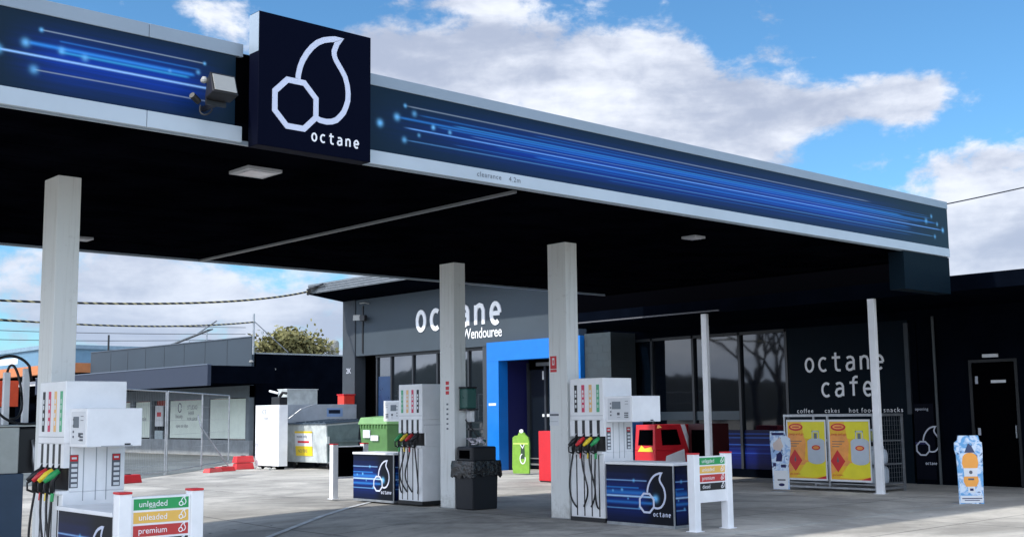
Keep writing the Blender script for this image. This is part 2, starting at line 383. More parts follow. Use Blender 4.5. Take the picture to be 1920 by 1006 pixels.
# drop logo in unit coordinates (octagon + flame), unit = sign height
OCT = [(.493+.252*math.cos(R(22.5+45*i)), -.0 + .250*math.sin(R(22.5+45*i))) for i in range(8)]
_D = [(6.017,4.900),(6.022,4.95),(6.041,5.028),(6.070,5.10),(6.117,5.179),(6.172,5.25),(6.238,5.311),(6.31,5.352),(6.384,5.376),(6.45,5.392),(6.503,5.393),(6.470,5.35),(6.453,5.306),(6.436,5.262),(6.438,5.223),(6.455,5.18),(6.489,5.134),(6.535,5.075),(6.571,5.02),(6.598,4.94),(6.609,4.857),(6.605,4.78),(6.584,4.714),(6.555,4.65),(6.516,4.603),(6.468,4.556),(6.414,4.532),(6.35,4.520),(6.279,4.524),(6.245,4.535)]
DROP = [(x-5.5, z-4.638) for x, z in _D]
def logo(M, fr, cx, cy, sc, wd=.055, lift=.004):
    M.ribbon(fr, OCT, wd*sc, lift + .001, True, sc, (cx-.6*sc, cy-.12*sc)); M.ribbon(fr, DROP, wd*sc, lift, False, sc, (cx-.6*sc, cy-.12*sc))

# ================================================================== SETTING
def gz(x, y):
    a = min(1, max(0, (11.5-x)/3.5)); b = min(1, max(0, (20-y)/4)); a = a*a*(3-2*a); return -.14*a*b
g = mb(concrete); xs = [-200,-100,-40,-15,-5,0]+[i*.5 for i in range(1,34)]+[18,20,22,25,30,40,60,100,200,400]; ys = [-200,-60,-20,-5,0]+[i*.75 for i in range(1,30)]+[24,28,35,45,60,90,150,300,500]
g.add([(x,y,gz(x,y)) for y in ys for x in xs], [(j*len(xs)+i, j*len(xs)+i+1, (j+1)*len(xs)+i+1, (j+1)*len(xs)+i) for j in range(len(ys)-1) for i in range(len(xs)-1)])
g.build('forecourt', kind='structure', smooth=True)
mb(concrete2).add([(13.0,29.6,.006),(17.0,33.2,.006),(24.7,42.8,.006),(24.7,74,.006),(5,74,.006),(5,29.6,.006)], [(0,1,2,3,4,5)]).build('side_lot', kind='structure')
P_ = mb(palecon)
P_.box(9,19.6,9.80,9.96,-.02,.004)
P_.build('concrete_strip', kind='structure')
L_ = mb(mat('worn_line_paint', (.62,.63,.62), .7, var=.3, vscale=5))
pts = [(7.6,13.6),(8.45,14.75),(9.5,15.6),(10.8,16.6),(12.0,17.6),(13.3,18.6)]
for a, b in zip(pts, pts[1:]):
    d = Vector((b[0]-a[0], b[1]-a[1])).normalized(); n_ = Vector((-d.y, d.x))*.05; z1 = gz(*a)+.012; z2 = gz(*b)+.012
    L_.add([(a[0]-n_.x,a[1]-n_.y,z1),(b[0]-n_.x,b[1]-n_.y,z2),(b[0]+n_.x,b[1]+n_.y,z2),(a[0]+n_.x,a[1]+n_.y,z1)], [(0,1,2,3)])
L_.build('painted_line', kind='structure')

# ================================================================== CANOPY
cz0, cz1 = 4.25, 5.23; CX0, CX1, CY0, CY1 = -1.5, 19.5, 10.04, 18.4
can = thing('fuel_canopy', 'large flat canopy with dark underside and blue streaked fascia over the pumps', 'canopy', (9, 14.2, 4.25))
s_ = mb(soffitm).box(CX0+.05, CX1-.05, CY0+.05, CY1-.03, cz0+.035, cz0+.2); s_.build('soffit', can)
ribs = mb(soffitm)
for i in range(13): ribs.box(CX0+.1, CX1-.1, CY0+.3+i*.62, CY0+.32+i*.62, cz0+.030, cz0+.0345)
ribs.build('soffit_panel_joints', can)
mb(mat('seam_trim', (.16,.17,.18), .5)).box(9.40, 9.46, CY0+.3, CY1-.05, cz0+.0, cz0+.03).build('soffit_joint', can)
mb(bandtop).box(CX0+.02, CX1-.02, CY0+.1, CY1-.06, cz0+.21, cz1-.06).build('roof_deck', can)
for (a, b) in ((CX0, 4.60), (4.606, 5.575)): 
    mb(band).box(a, b, CY0, CY0+.05, cz0, 4.405).build('lower_band', can, .004)
    mb(bandtop).box(a, b, CY0, CY0+.05, 5.10, cz1).build('upper_band', can, .004)
mb(band).box(6.86, CX1, CY0, CY0+.05, cz0, 4.397).build('lower_band', can, .004)
mb(bandtop).box(6.86, CX1, CY0, CY0+.05, 5.105, cz1).build('upper_band', can, .004)
mb(fl_).box(CX0, 5.50, CY0+.012, CY0+.05, 4.405, 5.10).build('fascia_panel', can)
mb(fr).box(6.86, CX1, CY0+.012, CY0+.05, 4.397, 5.105).build('fascia_panel', can)
mb(coverm).box(5.50, 6.86, CY0+.06, CY0+.09, 4.3, 5.15).build('dark_backing', can)
mb(bandtop).box(CX0, CX1, CY1-.03, CY1, cz0, cz1).build('rear_band', can)
mb(bandtop).box(CX0, CX1, CY1-.055, CY1-.03, cz0-.0, cz0+.05).build('rear_edge_trim', can)
mb(bandtop).box(CX0, CX1, CY0+.052, CY0+.085, cz0-.012, cz0+.03).build('drip_trim', can)
mb(coverm).box(CX1-.03, CX1, CY0+.051, CY1-.056, cz0, cz1).build('end_band', can)
mb(band).box(CX0, CX0+.03, CY0+.051, CY1-.056, cz0, cz1).build('end_band', can)
bk = mb(mat('bulkhead_teal', (.001,.007,.013), .6, var=.1, spec=.1)).box(17.95, 19.49, CY0+.02, CY0+.3, 3.60, cz0-.014); bk.build('bulkhead', can)
tx = MB().m(ink).text(FY(8.57, CY0, 4.30), 'clearance', 0, 0, .085, .003, 1.15); tx.build('clearance_lettering', can); MB().m(ink).text(FY(9.06, CY0, 4.30), '4.2m', 0, 0, .085, .003, 1.15).build('clearance_lettering', can)
for (x, y, zb) in ((4.86,12.80,-.14),(12.92,13.02,0),(13.10,16.0,0)):
    cl = mb(column_white).box(x, x+.26, y, y+.40, zb, cz0+.03)
    cl.m(mat('column_collar', (.30,.32,.33), .6)).box(x-.012, x+.272, y-.012, y+.412, zb, zb+.012)
    co = cl.build('column', can, .012)
    if x > 12.95:
        d = MB().m(redflat)
        fr_ = FX(13.10, 16.4, 0)
        for k, hh in enumerate((2.13, 2.04, 1.96)): mb(redflat).rect(fr_, .16, .25, hh, hh+.06, .003).build('safety_sticker', co)
        for k in range(6): mb(ink).rect(fr_, .18, .23, 1.35+k*.085, 1.38+k*.085, .003).build('marking', co)
    elif x > 12:
        d = MB().m(redflat); fr_ = FX(12.92, 13.42, 0)
        d.rect(fr_, .03, .17, 2.30, 2.50); d.m(paper).rect(fr_, .075, .125, 2.36, 2.47, .005); d.m(redflat).rect(fr_, .09, .112, 2.38, 2.44, .007)
        d.m(redflat).rect(fr_, .03, .17, 2.25, 2.29)
        d.build('fire_sign', co); d = MB()
        d.m(paper).rect(fr_, .0, .2, 1.42, 1.63); d.m(ink).rect(fr_, .0, .2, 1.57, 1.60, .005)
        d.m(ink).rect(fr_, .02, .18, 1.48, 1.484, .005)
        d.build('notice', co)

sg = thing('logo_sign', 'square navy sign box with white flame drop and octagon logo on the canopy fascia', 'sign', (6.25, 9.9, 4.18))
mb(signnavy).box(5.58, 6.89, 9.75, 9.93, 4.18, 5.50).build('sign_box', sg, .006)
mb(coverm).box(5.66, 6.80, 9.932, 10.09, 4.42, 5.08).build('mounting_bracket', sg)
mb(bandtop).box(5.576, 5.5795, 9.752, 9.93, 5.10, 5.49).build('side_cover', sg)
lg = MB().m(logo_w); fr_ = FY(5.5, 9.75, 4.638)
lg.ribbon(fr_, OCT, .058, .006, True); lg.ribbon(fr_, DROP, .058, .004); lg.build('flame_logo', sg)
MB().m(letter_w).word(FY(6.18, 9.75, 4.305), 'octane', 0, 0, .075, .1, .017).build('lettering', sg)

def flood(name, label, c, d=(-.3,-.8,-.5), s=1.0, lens=glass_pale, grp=None):
    t = thing(name, label, 'floodlight', c, grp); c = Vector(c)
    b_ = mb(black); b_.box(c.x-.02*s, c.x+.02*s, c.y, c.y+.34*s, c.z-.14*s, c.z-.10*s); b_.box(c.x-.10*s, c.x+.10*s, c.y-.02*s, c.y+.01*s, c.z-.14*s, c.z-.04*s); b_.build('bracket', t)
    hd = mb(black); hd.hexa([(c.x-.13*s,c.y-.20*s,c.z-.06*s),(c.x+.13*s,c.y-.20*s,c.z-.06*s),(c.x+.13*s,c.y-.04*s,c.z-.10*s),(c.x-.13*s,c.y-.04*s,c.z-.10*s)],
                       [(c.x-.13*s,c.y-.13*s,c.z+.14*s),(c.x+.13*s,c.y-.13*s,c.z+.14*s),(c.x+.10*s,c.y-.01*s,c.z+.10*s),(c.x-.10*s,c.y-.01*s,c.z+.10*s)]); hd.build('lamp_housing', t, .008)
    ln = mb(lens).hexa([(c.x-.11*s,c.y-.205*s,c.z-.04*s),(c.x+.11*s,c.y-.205*s,c.z-.04*s),(c.x+.11*s,c.y-.19*s,c.z-.04*s),(c.x-.11*s,c.y-.19*s,c.z-.04*s)],
                       [(c.x-.11*s,c.y-.148*s,c.z+.12*s),(c.x+.11*s,c.y-.148*s,c.z+.12*s),(c.x+.11*s,c.y-.135*s,c.z+.12*s),(c.x-.11*s,c.y-.135*s,c.z+.12*s)]); ln.build('lens', t)
    return t
fl1 = flood('floodlight', 'black floodlight with pale lens mounted on the canopy fascia left of the logo sign', (5.16, 9.80, 4.63), s=1.0)
mb(black).tube(bez((5.06,9.9,4.5),(5.0,9.85,4.38),(5.08,9.8,4.36),(5.14,9.82,4.46)), .008, 6).build('cable', fl1)
sp = mb(black); sp.tube([(5.02,9.86,4.52),(4.93,9.82,4.56)], .03, 8); sp.build('sensor', fl1)
mb(glass_pale).lathe((5.03,9.78,4.68), [(.005,0),(.03,.01),(.035,.03),(.02,.06),(.004,.065)], 12).build('sensor_dome', fl1)
for (x, y, lb) in ((6.42,11.25,'square recessed canopy light with pale lens behind the logo sign'),(14.1,11.4,'dim round canopy light near the right front of the ceiling'),(6.87,17.1,'small canopy light behind the left white column')):
    s1 = .21 if x < 6.6 else .13
    t = thing('canopy_light', lb, 'ceiling light', (x, y, cz0+.02), 'lights in the canopy ceiling')
    mb(mat('lamp_frame', (.35,.36,.38), .4)).box(x-s1, x+s1, y-s1, y+s1, cz0-.006, cz0+.03).build('frame', t, .004)
    ln = mb(mat('lamp_glass', (.50,.49,.52), .2)); ln.box(x-s1*.7, x+s1*.7, y-s1*.7, y+s1*.7, cz0-.012, cz0-.0065); ln.build('lens', t)

# ================================================================== PUMPS
STR = [('green', (.10,.42,.22), green), ('orange', (.82,.50,.20), yellow), ('red', (.62,.05,.12), red), ('black', (.012,.012,.014), black)]
def pump(x0, y0, s, zb, label, hd_=.54, hx=.67):
    """nozzle face on -X at x0; display box on the y0 side, s=+1: display towards -Y"""
    t = thing('fuel_pump', label, 'fuel pump', (x0+.3, y0+s*.35, zb), 'fuel pumps on the islands')
    Y = lambda a: y0 + s*a
    def bx(M, xa, xb, a, b, za, zb_): lo, hi = sorted((Y(a), Y(b))); M.box(xa, xb, lo, hi, zb+za, zb+zb_); return M
    W = .70
    c_ = mb(white); bx(c_, x0, x0+.64, 0, W, .06, 1.02); bx(c_, x0+.07, x0+.64, 0, W, 1.021, 1.499); bx(c_, x0, x0+.64, 0, W, 1.50, 2.13)
    c_.build('cabinet', t, .008)
    bx(mb(black), x0-.012, x0+.655, -.01, W+.01, 0, .06).build('base', t)
    bx(mb(white), x0-.035, x0+.07, 0.002, W-.002, 1.0, 1.035).build('ledge', t, .005)
    h = mb(black); bx(h, x0+.055, x0+.069, .03, W-.03, 1.04, 1.26)
    for k in range(4): bx(h, x0-.003, x0+.004, .075+.155*k, .135+.155*k, 1.30, 1.495)
    h.build('holster_panel', t)
    gf = mb(white)
    for k in range(5): a = [0, .135, .29, .445, .60][k]; b = [.075, .23, .385, .54, .70][k]; bx(gf, x0-.002, x0+.06, a, b, 1.26, 1.4995)
    gf.build('slot_divider', t)
    g2 = mb(black)
    for k in range(4): bx(g2, x0-.003, x0+.001, .10+.155*k, .122+.155*k, .08, .985)
    g2.build('hose_slot', t)
    for k, (nm, cl, mt) in enumerate(STR):
        a = .075+.155*k; q = mat('grade_strip_'+nm, cl, .5, var=0); st = mb(q); bx(st, x0-.004, x0+.001, a, a+.06, 1.62, 2.03)
        pl = mat('strip_letters', (.75,.76,.78), .5, var=0); st.m(pl if nm != 'green' else mat('strip_pale', (.45,.62,.52), .5, var=0))
        for z in (1.70, 1.78, 1.86, 1.92): bx(st, x0-.006, x0-.003, a+.015, a+.045, z-.015, z+.03)
        st.build('grade_strip', t)
        # nozzle with coloured guard, spout in slot, lever below, and its hose
        yc = Y(a+.03); nz = mb(black)
        nz.tube([(x0+.02,yc,zb+1.30),(x0-.02,yc,zb+1.20),(x0-.06,yc+.02,zb+1.13),(x0-.055,yc+.02,zb+1.02)], [.018,.026,.030,.024], 10)
        nz.tube([(x0-.02,yc+.02,zb+1.17),(x0-.13,yc+.045,zb+1.10),(x0-.125,yc+.045,zb+1.03),(x0-.05,yc+.02,zb+1.0)], .012, 8)
        nz.m(metal).tube([(x0+.03,yc,zb+1.36),(x0+.0,yc,zb+1.26)], .014, 8)
        no = nz.build('nozzle', t, smooth=True)
        gd = mb(mt); gd.tube([(x0-.005,yc-.01,zb+1.235),(x0-.065,yc+.01,zb+1.185),(x0-.135,yc+.035,zb+1.125)], [.026,.036,.020], 12); gd.build('hand_guard', no, smooth=True)
        e = .10+.155*k+.011; sway = [.02,.07,.13,.10][k]
        hp = bez((x0-.055,yc+.02,zb+1.02),(x0-.10,yc+s*sway,zb+.55),(x0-.08,yc+s*sway*1.3,zb+.20+.05*k),(x0-.01,Y(e - .0),zb+.20))
        if k in (1, 2): hp = bez((x0-.055,yc,zb+1.02),(x0-.09,yc-s*.02,zb+.6),(x0-.09,yc-s*.28,zb+.55),(x0-.02,Y(e),zb+.22))
        mb(rubber).tube(hp, .013, 8).build('hose', no, smooth=True)
        if mt is not black: mb(mt).tube([(x0-.055,yc+.015,zb+1.01),(x0-.062,yc+.012,zb+.93)], .019, 8).build('hose_cuff', no)
    # display head towards the y0 side
    hd = mb(white); bx(hd, x0+.05, x0+hx, -hd_, -.001, 1.47, 1.85); hd.build('display_head', t, .008)
    kp = MB().m(paper); a, b = (-hd_+.04, -.05); bx(kp, x0+.045, x0+.0495, a, b, 1.50, 1.82)
    kp.m(lcd); bx(kp, x0+.041, x0+.046, a*.62, a*.28, 1.66, 1.77)
    kp.m(ink)
    for z in (1.56, 1.61, 1.67, 1.73): bx(kp, x0+.041, x0+.046, -.10, -.125, z, z+.022)
    for z in (1.73, 1.77): bx(kp, x0+.041, x0+.046, -hd_+.14, -hd_+.08, z, z+.006)
    bx(kp, x0+.041, x0+.046, -.24, -.29, 1.57, 1.61); bx(kp, x0+.041, x0+.046, -.24, -.30, 1.535, 1.54)
    for i in range(3):
        for j in range(3): bx(kp, x0+.041, x0+.046, -hd_+.155-.028*i, -hd_+.135-.028*i, 1.53+.03*j, 1.55+.03*j)
    kp.build('keypad_panel', t)
    dt = mb(mat('seam_grey', (.35,.37,.40), .5)); bx(dt, x0-.0025, x0+.002, .01, W-.01, 1.565, 1.571); bx(dt, x0+.20, x0+.52, -hd_-.005, -hd_-.0005, 1.475, 1.482)  # grey lines for the panel joints
    bx(dt, x0+.03, x0+.64, W+.0, W+.004, 1.40, 1.406); dt.build('panel_joint', t)
    lk = mb(black); bx(lk, x0+.44, x0+.50, -hd_-.0055, -hd_-.0005, 1.485, 1.50); lk.build('lock', t)
    # price label columns on the side under the display head
    fr_ = (Vector((x0, y0, zb)), Vector((1,0,0)) if s > 0 else Vector((-1,0,0)), Vector((0,0,1)))
    for u0 in (.06, .50):
        u = u0 if s > 0 else -u0-.09; sl_ = MB()
        sl_.m(ink).rect(fr_, u, u+.09, 1.06, 1.39, .003)
        sl_.m(redflat).rect(fr_, u+.006, u+.084, 1.325, 1.385, .005); sl_.m(paper)
        sl_.rect(fr_, u+.02, u+.07, 1.345, 1.365, .006)
        for k in range(5): sl_.rect(fr_, u+.02, u+.08, 1.07+.05*k, 1.10+.05*k, .005)
        sl_.build('price_label', t)
    fv = mb(mat('seam_grey', (.35,.37,.40), .5))
    lo, hi = sorted((Y(-.004), Y(.001)))
    for u in (.20, .33, .44): fv.box(x0+u, x0+u+.008, lo, hi, zb+.93, zb+1.46)
    fv.build('panel_seam', t)
    return t
pump(12.85, 12.2, 1, 0, 'white fuel pump with coloured nozzles in front of the right column')
pump(4.66, 11.87, 1, -.14, 'nearest white fuel pump with display head, in front of the left column', .43, .62)
pump(12.98, 17.46, -1, .03, 'white fuel pump behind the middle column beside the black bin')

def island_box(x0, y0, s, zb, label, key):
    t = thing('island_cabinet', label, 'cabinet', (x0+.25, y0-s*.7, zb), 'blue streaked cabinets at the pumps'); Y = lambda a: y0 - s*a
    lo, hi = sorted((Y(.05), Y(1.33)))
    art = plinth_art(key+'f', 'y', hi, lo, zb+.02, zb+.88); art2 = plinth_art(key+'s', 'x', x0-.2, x0+.55, zb+.02, zb+.88)
    b_ = MB().m(art).box(x0-.05, x0+.0, lo+.012, hi, zb+.04, zb+.86); b_.m(art2).box(x0+.001, x0+.42, lo, hi-.01, zb+.04, zb+.86); b_.build('body', t)
    tp = mb(white); tp.box(x0-.075, x0+.46, lo-.02, hi, zb+.86, zb+.90); tp.build('top', t, .006)
    sk = mb(metal); sk.box(x0-.055, x0+.43, lo-.006, hi, zb, zb+.04); sk.box(x0-.054, x0-.036, lo-.006, lo+.012, zb+.041, zb+.859); sk.build('edge_trim', t)
    L = MB().m(logo_w); fr_ = FX(x0-.05, hi, zb)
    logo(L, fr_, .84 if s > 0 else .86, .40, .56, .050)
    L.word(fr_, 'octane', .90 if s > 0 else .90, .155, .042, .056, .010)
    L.build('logo', t)
    return t
island_box(12.83, 12.15, 1, 0, 'navy cabinet with white flame logo next to the right pump', 'a')
island_box(4.64, 11.82, 1, -.14, 'navy cabinet with white flame logo under the nearest pump display', 'b')
island_box(12.98, 17.50, -1, .03, 'navy cabinet with white flame logo beside the middle pump', 'c')

def grade_board(x0, y0, zb, front, label, cx=.83):
    t = thing('grade_board', label, 'sign', (x0+.4, y0, zb), 'fuel grade boards at the island ends')
    for px in (x0, x0+cx-.12):
        q = mb(white).box(px, px+.12, y0, y0+.12, zb, zb+1.03); q.box(px-.03, px+.15, y0-.03, y0+.15, zb, zb+.012); q.build('post', t, .006)
        mb(red).box(px-.005, px+.115, y0-.01, y0+.125, zb+1.031, zb+1.05).build('post_cap', t, .004)
    pn = mb(white).box(x0+.121, x0+cx-.121, y0+.02, y0+.10, zb+.38, zb+1.0)
    if not front: pn.m(coverm).box(x0+.125, x0+cx-.125, y0+.01, y0+.0195, zb+.42, zb+.98)
    pn.build('panel', t, .004)
    if front:
        fr_ = FY(x0+.121, y0+.02, zb); w_ = cx-.242
        for k, (mt, word) in enumerate(((green,'unleaded'),(mat('board_orange',(.80,.48,.10),.5,var=.05),'unleaded'),(mat('board_red',(.50,.04,.04),.5,var=.05),'premium'),(black,'diesel'))):
            z = .935 - k*.115; d = MB().m(mt).rect(fr_, .02, w_-.02, z-.048, z+.048)
            d.m(letter_w).text(fr_, word, .065, z-.022, .075, .005)
            logo(d, fr_, w_-.085, z-.002, .075, .10, .005)
            if k == 0: d.text(fr_, 'ethanol', .16, z-.036, .022, .005)
            d.build('grade_label', t)
    return t
grade_board(12.60, 10.30, 0, True, 'white fuel grade board with red post caps next to the right cabinet')
grade_board(4.41, 9.97, -.08, True, 'nearest white fuel grade board with green yellow and red labels', .80)
grade_board(12.78, 19.30, .03, False, 'white board frame with dark back beside the middle cabinet')

# ---- rubbish bin at middle column
t = thing('rubbish_bin', 'black rubbish bin with plastic liner hanging over its rim beside the middle column', 'bin', (13.5, 15.6, 0))
def taper(M, x0, x1, y0, y1, z0, z1, e):
    return M.hexa([(x0+e,y0+e,z0),(x1-e,y0+e,z0),(x1-e,y1-e,z0),(x0+e,y1-e,z0)], [(x0,y0,z1),(x1,y0,z1),(x1,y1,z1),(x0,y1,z1)])
taper(mb(binblack), 13.03, 13.62, 15.45, 15.93, .0, .80, .015).build('body', t, .02)
lm = MB().m(liner); N = 44; rng = random.Random(3); ring = []
for i in range(N):
    q = i/N*4; k = int(q); f = q-k; x0_, x1_, y0_, y1_ = 13.00, 13.65, 15.42, 15.96
    p = [(x0_+(x1_-x0_)*f, y0_), (x1_, y0_+(y1_-y0_)*f), (x1_-(x1_-x0_)*f, y1_), (x0_, y1_-(y1_-y0_)*f)][k]; ring.append(p)
cx_, cy_ = 13.325, 15.69; vs = []
for lv, (z, sc) in enumerate(((.82,1.0),(.74,1.03),(.66,1.05),(.56,1.04))):
    for i, p in enumerate(ring):
        j = rng.uniform(-.02,.02) if lv else 0; zz = z + (rng.uniform(-.05,.05) if lv == 3 else 0)
        vs.append((cx_+(p[0]-cx_)*(sc+j), cy_+(p[1]-cy_)*(sc+j), zz))
lm.add(vs, [(l*N+i, (l+1)*N+i, (l+1)*N+(i+1)%N, l*N+(i+1)%N) for l in range(3) for i in range(N)]); lm.build('liner', t, smooth=True)
taper(mb(binblack), 13.06, 13.60, 15.47, 15.91, .80, 1.06, -.0).build('hood', t, .03)
mb(coverm).box(13.057, 13.062, 15.55, 15.83, .86, 1.0).build('opening', t)
tw = thing('paper_towels', 'crumpled white and pink paper towels lying on top of the black bin', 'paper towels', (13.4, 15.6, 1.07))
pm = MB().m(cloth)
for i in range(16):
    c0 = Vector((13.18+rng.uniform(0,.28), 15.6+rng.uniform(0,.2), 1.09+rng.uniform(0,.10))); vv = [c0+Vector((rng.uniform(-.09,.09), rng.uniform(-.07,.07), rng.uniform(-.03,.05))) for _ in range(4)]
    pm.add(vv, [(0,1,2),(0,2,3),(0,1,3)])
pm.build('towel', tw, smooth=True)
t = thing('towel_dispenser', 'dark green washing station box fixed on the middle column', 'dispenser', (13.3, 15.9, 1.7))
mb(dkgreen).box(13.20, 13.42, 15.78, 15.995, 1.71, 2.06).build('box', t, .02)
mb(binblack).box(13.19, 13.43, 15.77, 15.995, 2.061, 2.09).build('lid', t, .008)
mb(black).box(13.20, 13.46, 15.78, 15.99, 1.68, 1.708).build('tray', t)
mb(white).box(13.36, 13.44, 15.86, 15.995, 1.48, 1.67).build('holder', t, .01)
t = thing('squeegee', 'black handled window squeegee leaning from the middle column towards the bin', 'squeegee', (13.5, 15.9, 1.2))
mb(black).tube([(13.22,15.85,1.52),(13.45,15.72,1.17)], .012, 8).build('handle', t); mb(dkgreen).box(13.40, 13.56, 15.69, 15.74, 1.12, 1.17).build('head', t, .01)

# ---- LPG dispenser at left edge
t = thing('gas_dispenser', 'silver gas dispenser with two white hose posts at the far left edge', 'gas dispenser', (5.0, 15.2, -.14))
mb(mat('slate_blue', (.05,.085,.14), .5)).box(4.3, 5.40, 15.0, 15.7, -.14, .95).build('base', t, .01)
mb(silver).box(4.3, 5.33, 15.0, 15.7, .951, 1.52).build('cabinet', t, .01)
mb(black).box(5.331, 5.60, 15.06, 15.66, .951, 1.50).build('nozzle_bay', t, .01)
mb(silver).box(4.28, 5.62, 14.98, 15.72, 1.521, 1.545).build('top', t, .005)
for xa in (5.19, 5.43):
    p_ = mb(white).box(xa, xa+.075, 15.2, 15.27, 1.546, 2.25 if xa > 5.2 else 2.2); p_.build('hose_post', t, .008)
h = mb(rubber)
h.tube(bez((4.8,15.2,1.9),(4.95,15.2,2.45),(5.33,15.2,2.50),(5.49,15.2,2.28), 16)+[Vector((5.52,15.2,2.1))], .018, 8)
h.tube(bez((5.22,15.2,2.2),(5.26,15.18,2.42),(5.36,15.15,2.2),(5.38,15.12,1.9), 12)+bez((5.38,15.12,1.9),(5.40,15.1,1.7),(5.34,15.05,1.6),(5.22,15.05,1.62), 6), .016, 8)
h.tube(bez((5.0,15.0,1.85),(5.05,14.98,1.55),(5.4,14.98,1.50),(5.66,15.0,1.60), 12), .016, 8)
h.build('hose', t, smooth=True)
nz = mb(metal); nz.tube([(5.50,15.02,1.36),(5.52,15.0,1.25),(5.52,14.98,1.10),(5.53,14.98,.98)], [.02,.03,.035,.02], 10); nz.build('nozzle', t, smooth=True)

# ================================================================== STATION SHOP
shop = thing('station_shop', 'charcoal service station shop with blue entry frame and cafe windows', 'building', (24, 20, 0))
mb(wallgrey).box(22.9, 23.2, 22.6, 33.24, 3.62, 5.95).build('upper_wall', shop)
pl_ = mb(pier).box(22.86, 23.3, 33.241, 33.97, 0, 5.62); pl_.m(letter_dim).text(FX(22.86, 33.75, 0), '2K', 0, 3.05, .25, .004); pl_.build('corner_pillar', shop)
mb(walldark).box(23.3, 34, 33.6, 33.96, 0, 5.5).build('side_wall', shop)
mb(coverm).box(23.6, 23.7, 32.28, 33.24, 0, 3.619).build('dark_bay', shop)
mb(pier).box(22.92, 23.3, 26.28, 26.66, 0, 3.619).build('pier', shop)
mb(walldark).box(23.0, 23.2, 26.66, 32.28, 0, .55).build('sill_wall', shop)
wn = mb(glass).box(23.12, 23.14, 26.66, 32.28, .55, 3.6).build('window', shop)
fm = mb(mat('window_frame', (.02,.024,.03), .4))
for y in (32.25, 30.28, 29.02, 27.5, 31.45): fm.box(23.06, 23.118, y-.035, y+.035, .55, 3.6)
fm.box(23.05, 23.118, 26.66, 32.3, 3.53, 3.619); fm.box(23.06, 23.118, 26.66, 32.3, 1.15, 1.2); fm.build('frame', wn)
mb(mat('reflection_blue', (.01,.035,.10), .3)).box(23.10, 23.1195, 31.5, 32.2, .6, 2.9).build('reflection_or_poster_panel', wn)  # dark blue window reflection painted on as a flat panel
en = mb(blue); en.box(22.74, 23.1, 22.4, 26.27, 3.15, 3.70); en.box(22.74, 23.1, 25.75, 26.27, 0, 3.149); en.box(22.74, 23.1, 22.4, 22.95, 0, 3.149); en.m(paper).rect(FX(22.74, 26.27, 0), .08, .40, 1.86, 1.93); en.build('entry_frame', shop, .01)
mb(bluedeep).box(23.101, 23.95, 25.75, 25.85, 0, 3.2).build('entry_reveal', shop); mb(bluedeep).box(23.101, 23.95, 22.9, 22.949, 0, 3.2).build('entry_reveal', shop)
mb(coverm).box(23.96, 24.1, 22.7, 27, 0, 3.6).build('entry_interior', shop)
dr = mb(glass).box(23.90, 23.92, 22.96, 25.74, .05, 2.9).build('sliding_door', shop)
df = mb(mat('door_frame', (.03,.035,.045), .4)); 
for y in (25.7, 24.95, 24.5, 23.6): df.box(23.84, 23.898, y-.04, y+.04, 0, 3.1)
df.m(mat('door_track', (.25,.27,.28), .4, .4)).box(23.82, 23.898, 23.0, 25.3, 3.0, 3.1); df.m(paper).box(23.88, 23.897, 24.92, 25.1, 2.6, 2.85); df.box(23.86, 23.897, 24.8, 25.1, 1.52, 1.6)
df.m(silver).box(23.84, 23.897, 22.96, 25.7, .12, .17); df.box(23.84, 23.897, 22.96, 25.7, .3, .33)
df.build('door_frame', dr)
rf = mb(roofgrey); y0_, y1_ = 20.8, 33.97
rf.add([(21.45,y0_,5.70),(21.45,y0_,6.02),(30,y0_,4.2),(30,y0_,4.0),(21.45,y1_,5.70),(21.45,y1_,6.02),(30,y1_,4.9),(30,y1_,4.6)], [(0,1,2,3),(7,6,5,4),(0,4,5,1),(1,5,6,2),(3,2,6,7)]); rf.build('roof', shop)
es = mb(walldark).add([(21.47,y0_,5.69),(21.47,y1_-.02,5.69),(22.9,y1_-.02,5.52),(22.9,y0_,5.52)], [(0,1,2,3)]); es.build('eave_lining', shop)
gt = mb(metal)
for k in range(4): gt.box(21.43, 21.4495, y0_, y1_, 5.74+k*.075, 5.755+k*.075)
gt.build('roof_fascia_rib', shop)
L = MB().m(letter_w); L.word(FX(22.9, 29.83, 4.28), 'octane', 0, 0, .58, .715, .135, .03); L.build('lettering', shop); L = MB().m(letter_w); L.text(FX(22.9, 25.74, 0), 'Wendouree', 0, 3.88, .45, .02, 0.96, 'r', .84, .010); 
L.build('lettering', shop)
# cafe wing
mb(brick).box(22.9, 23.88, 21.42, 22.39, 0, 3.74).build('brick_pier', shop)
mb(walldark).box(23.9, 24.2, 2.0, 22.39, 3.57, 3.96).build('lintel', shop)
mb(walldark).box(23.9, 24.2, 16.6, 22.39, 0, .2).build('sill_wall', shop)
cw = mb(glass_cafe).box(24.0, 24.02, 16.6, 22.4, .2, 3.57).build('window', shop)
fm = mb(mat('window_frame2', (.015,.02,.026), .4))
for y in (22.36, 20.9, 19.5, 18.02, 16.63): fm.box(23.92, 23.998, y-.035, y+.035, .2, 3.57)
fm.box(23.92, 23.998, 16.6, 22.39, 3.50, 3.569); fm.build('frame', cw)
mb(streak_mat('window_film_art', 'y', 22.3, 16.6, .2, 1.15, [(-.1,1.1,.9,.012,.6,(.02,.1,.5)),(-.1,1.1,.62,.014,.8,(.06,.2,.8)),(-.1,1.1,.8,.014,.5,(.05,.18,.7)),(-.1,1.1,.4,.012,.5,(.03,.1,.5))], [], ground=(.001,.003,.03), glow=(.002,.01,.16), core=(-.2,1.2))).box(23.985, 23.998, 16.66, 22.3, .2, 1.15).build('window_film', cw)
mb(mat('band_teal', (.02,.04,.055), .4)).box(24.0-.03, 23.998, 18.1, 22.3, 1.40, 1.62).build('window_band', cw)  # lighter teal band across the cafe window
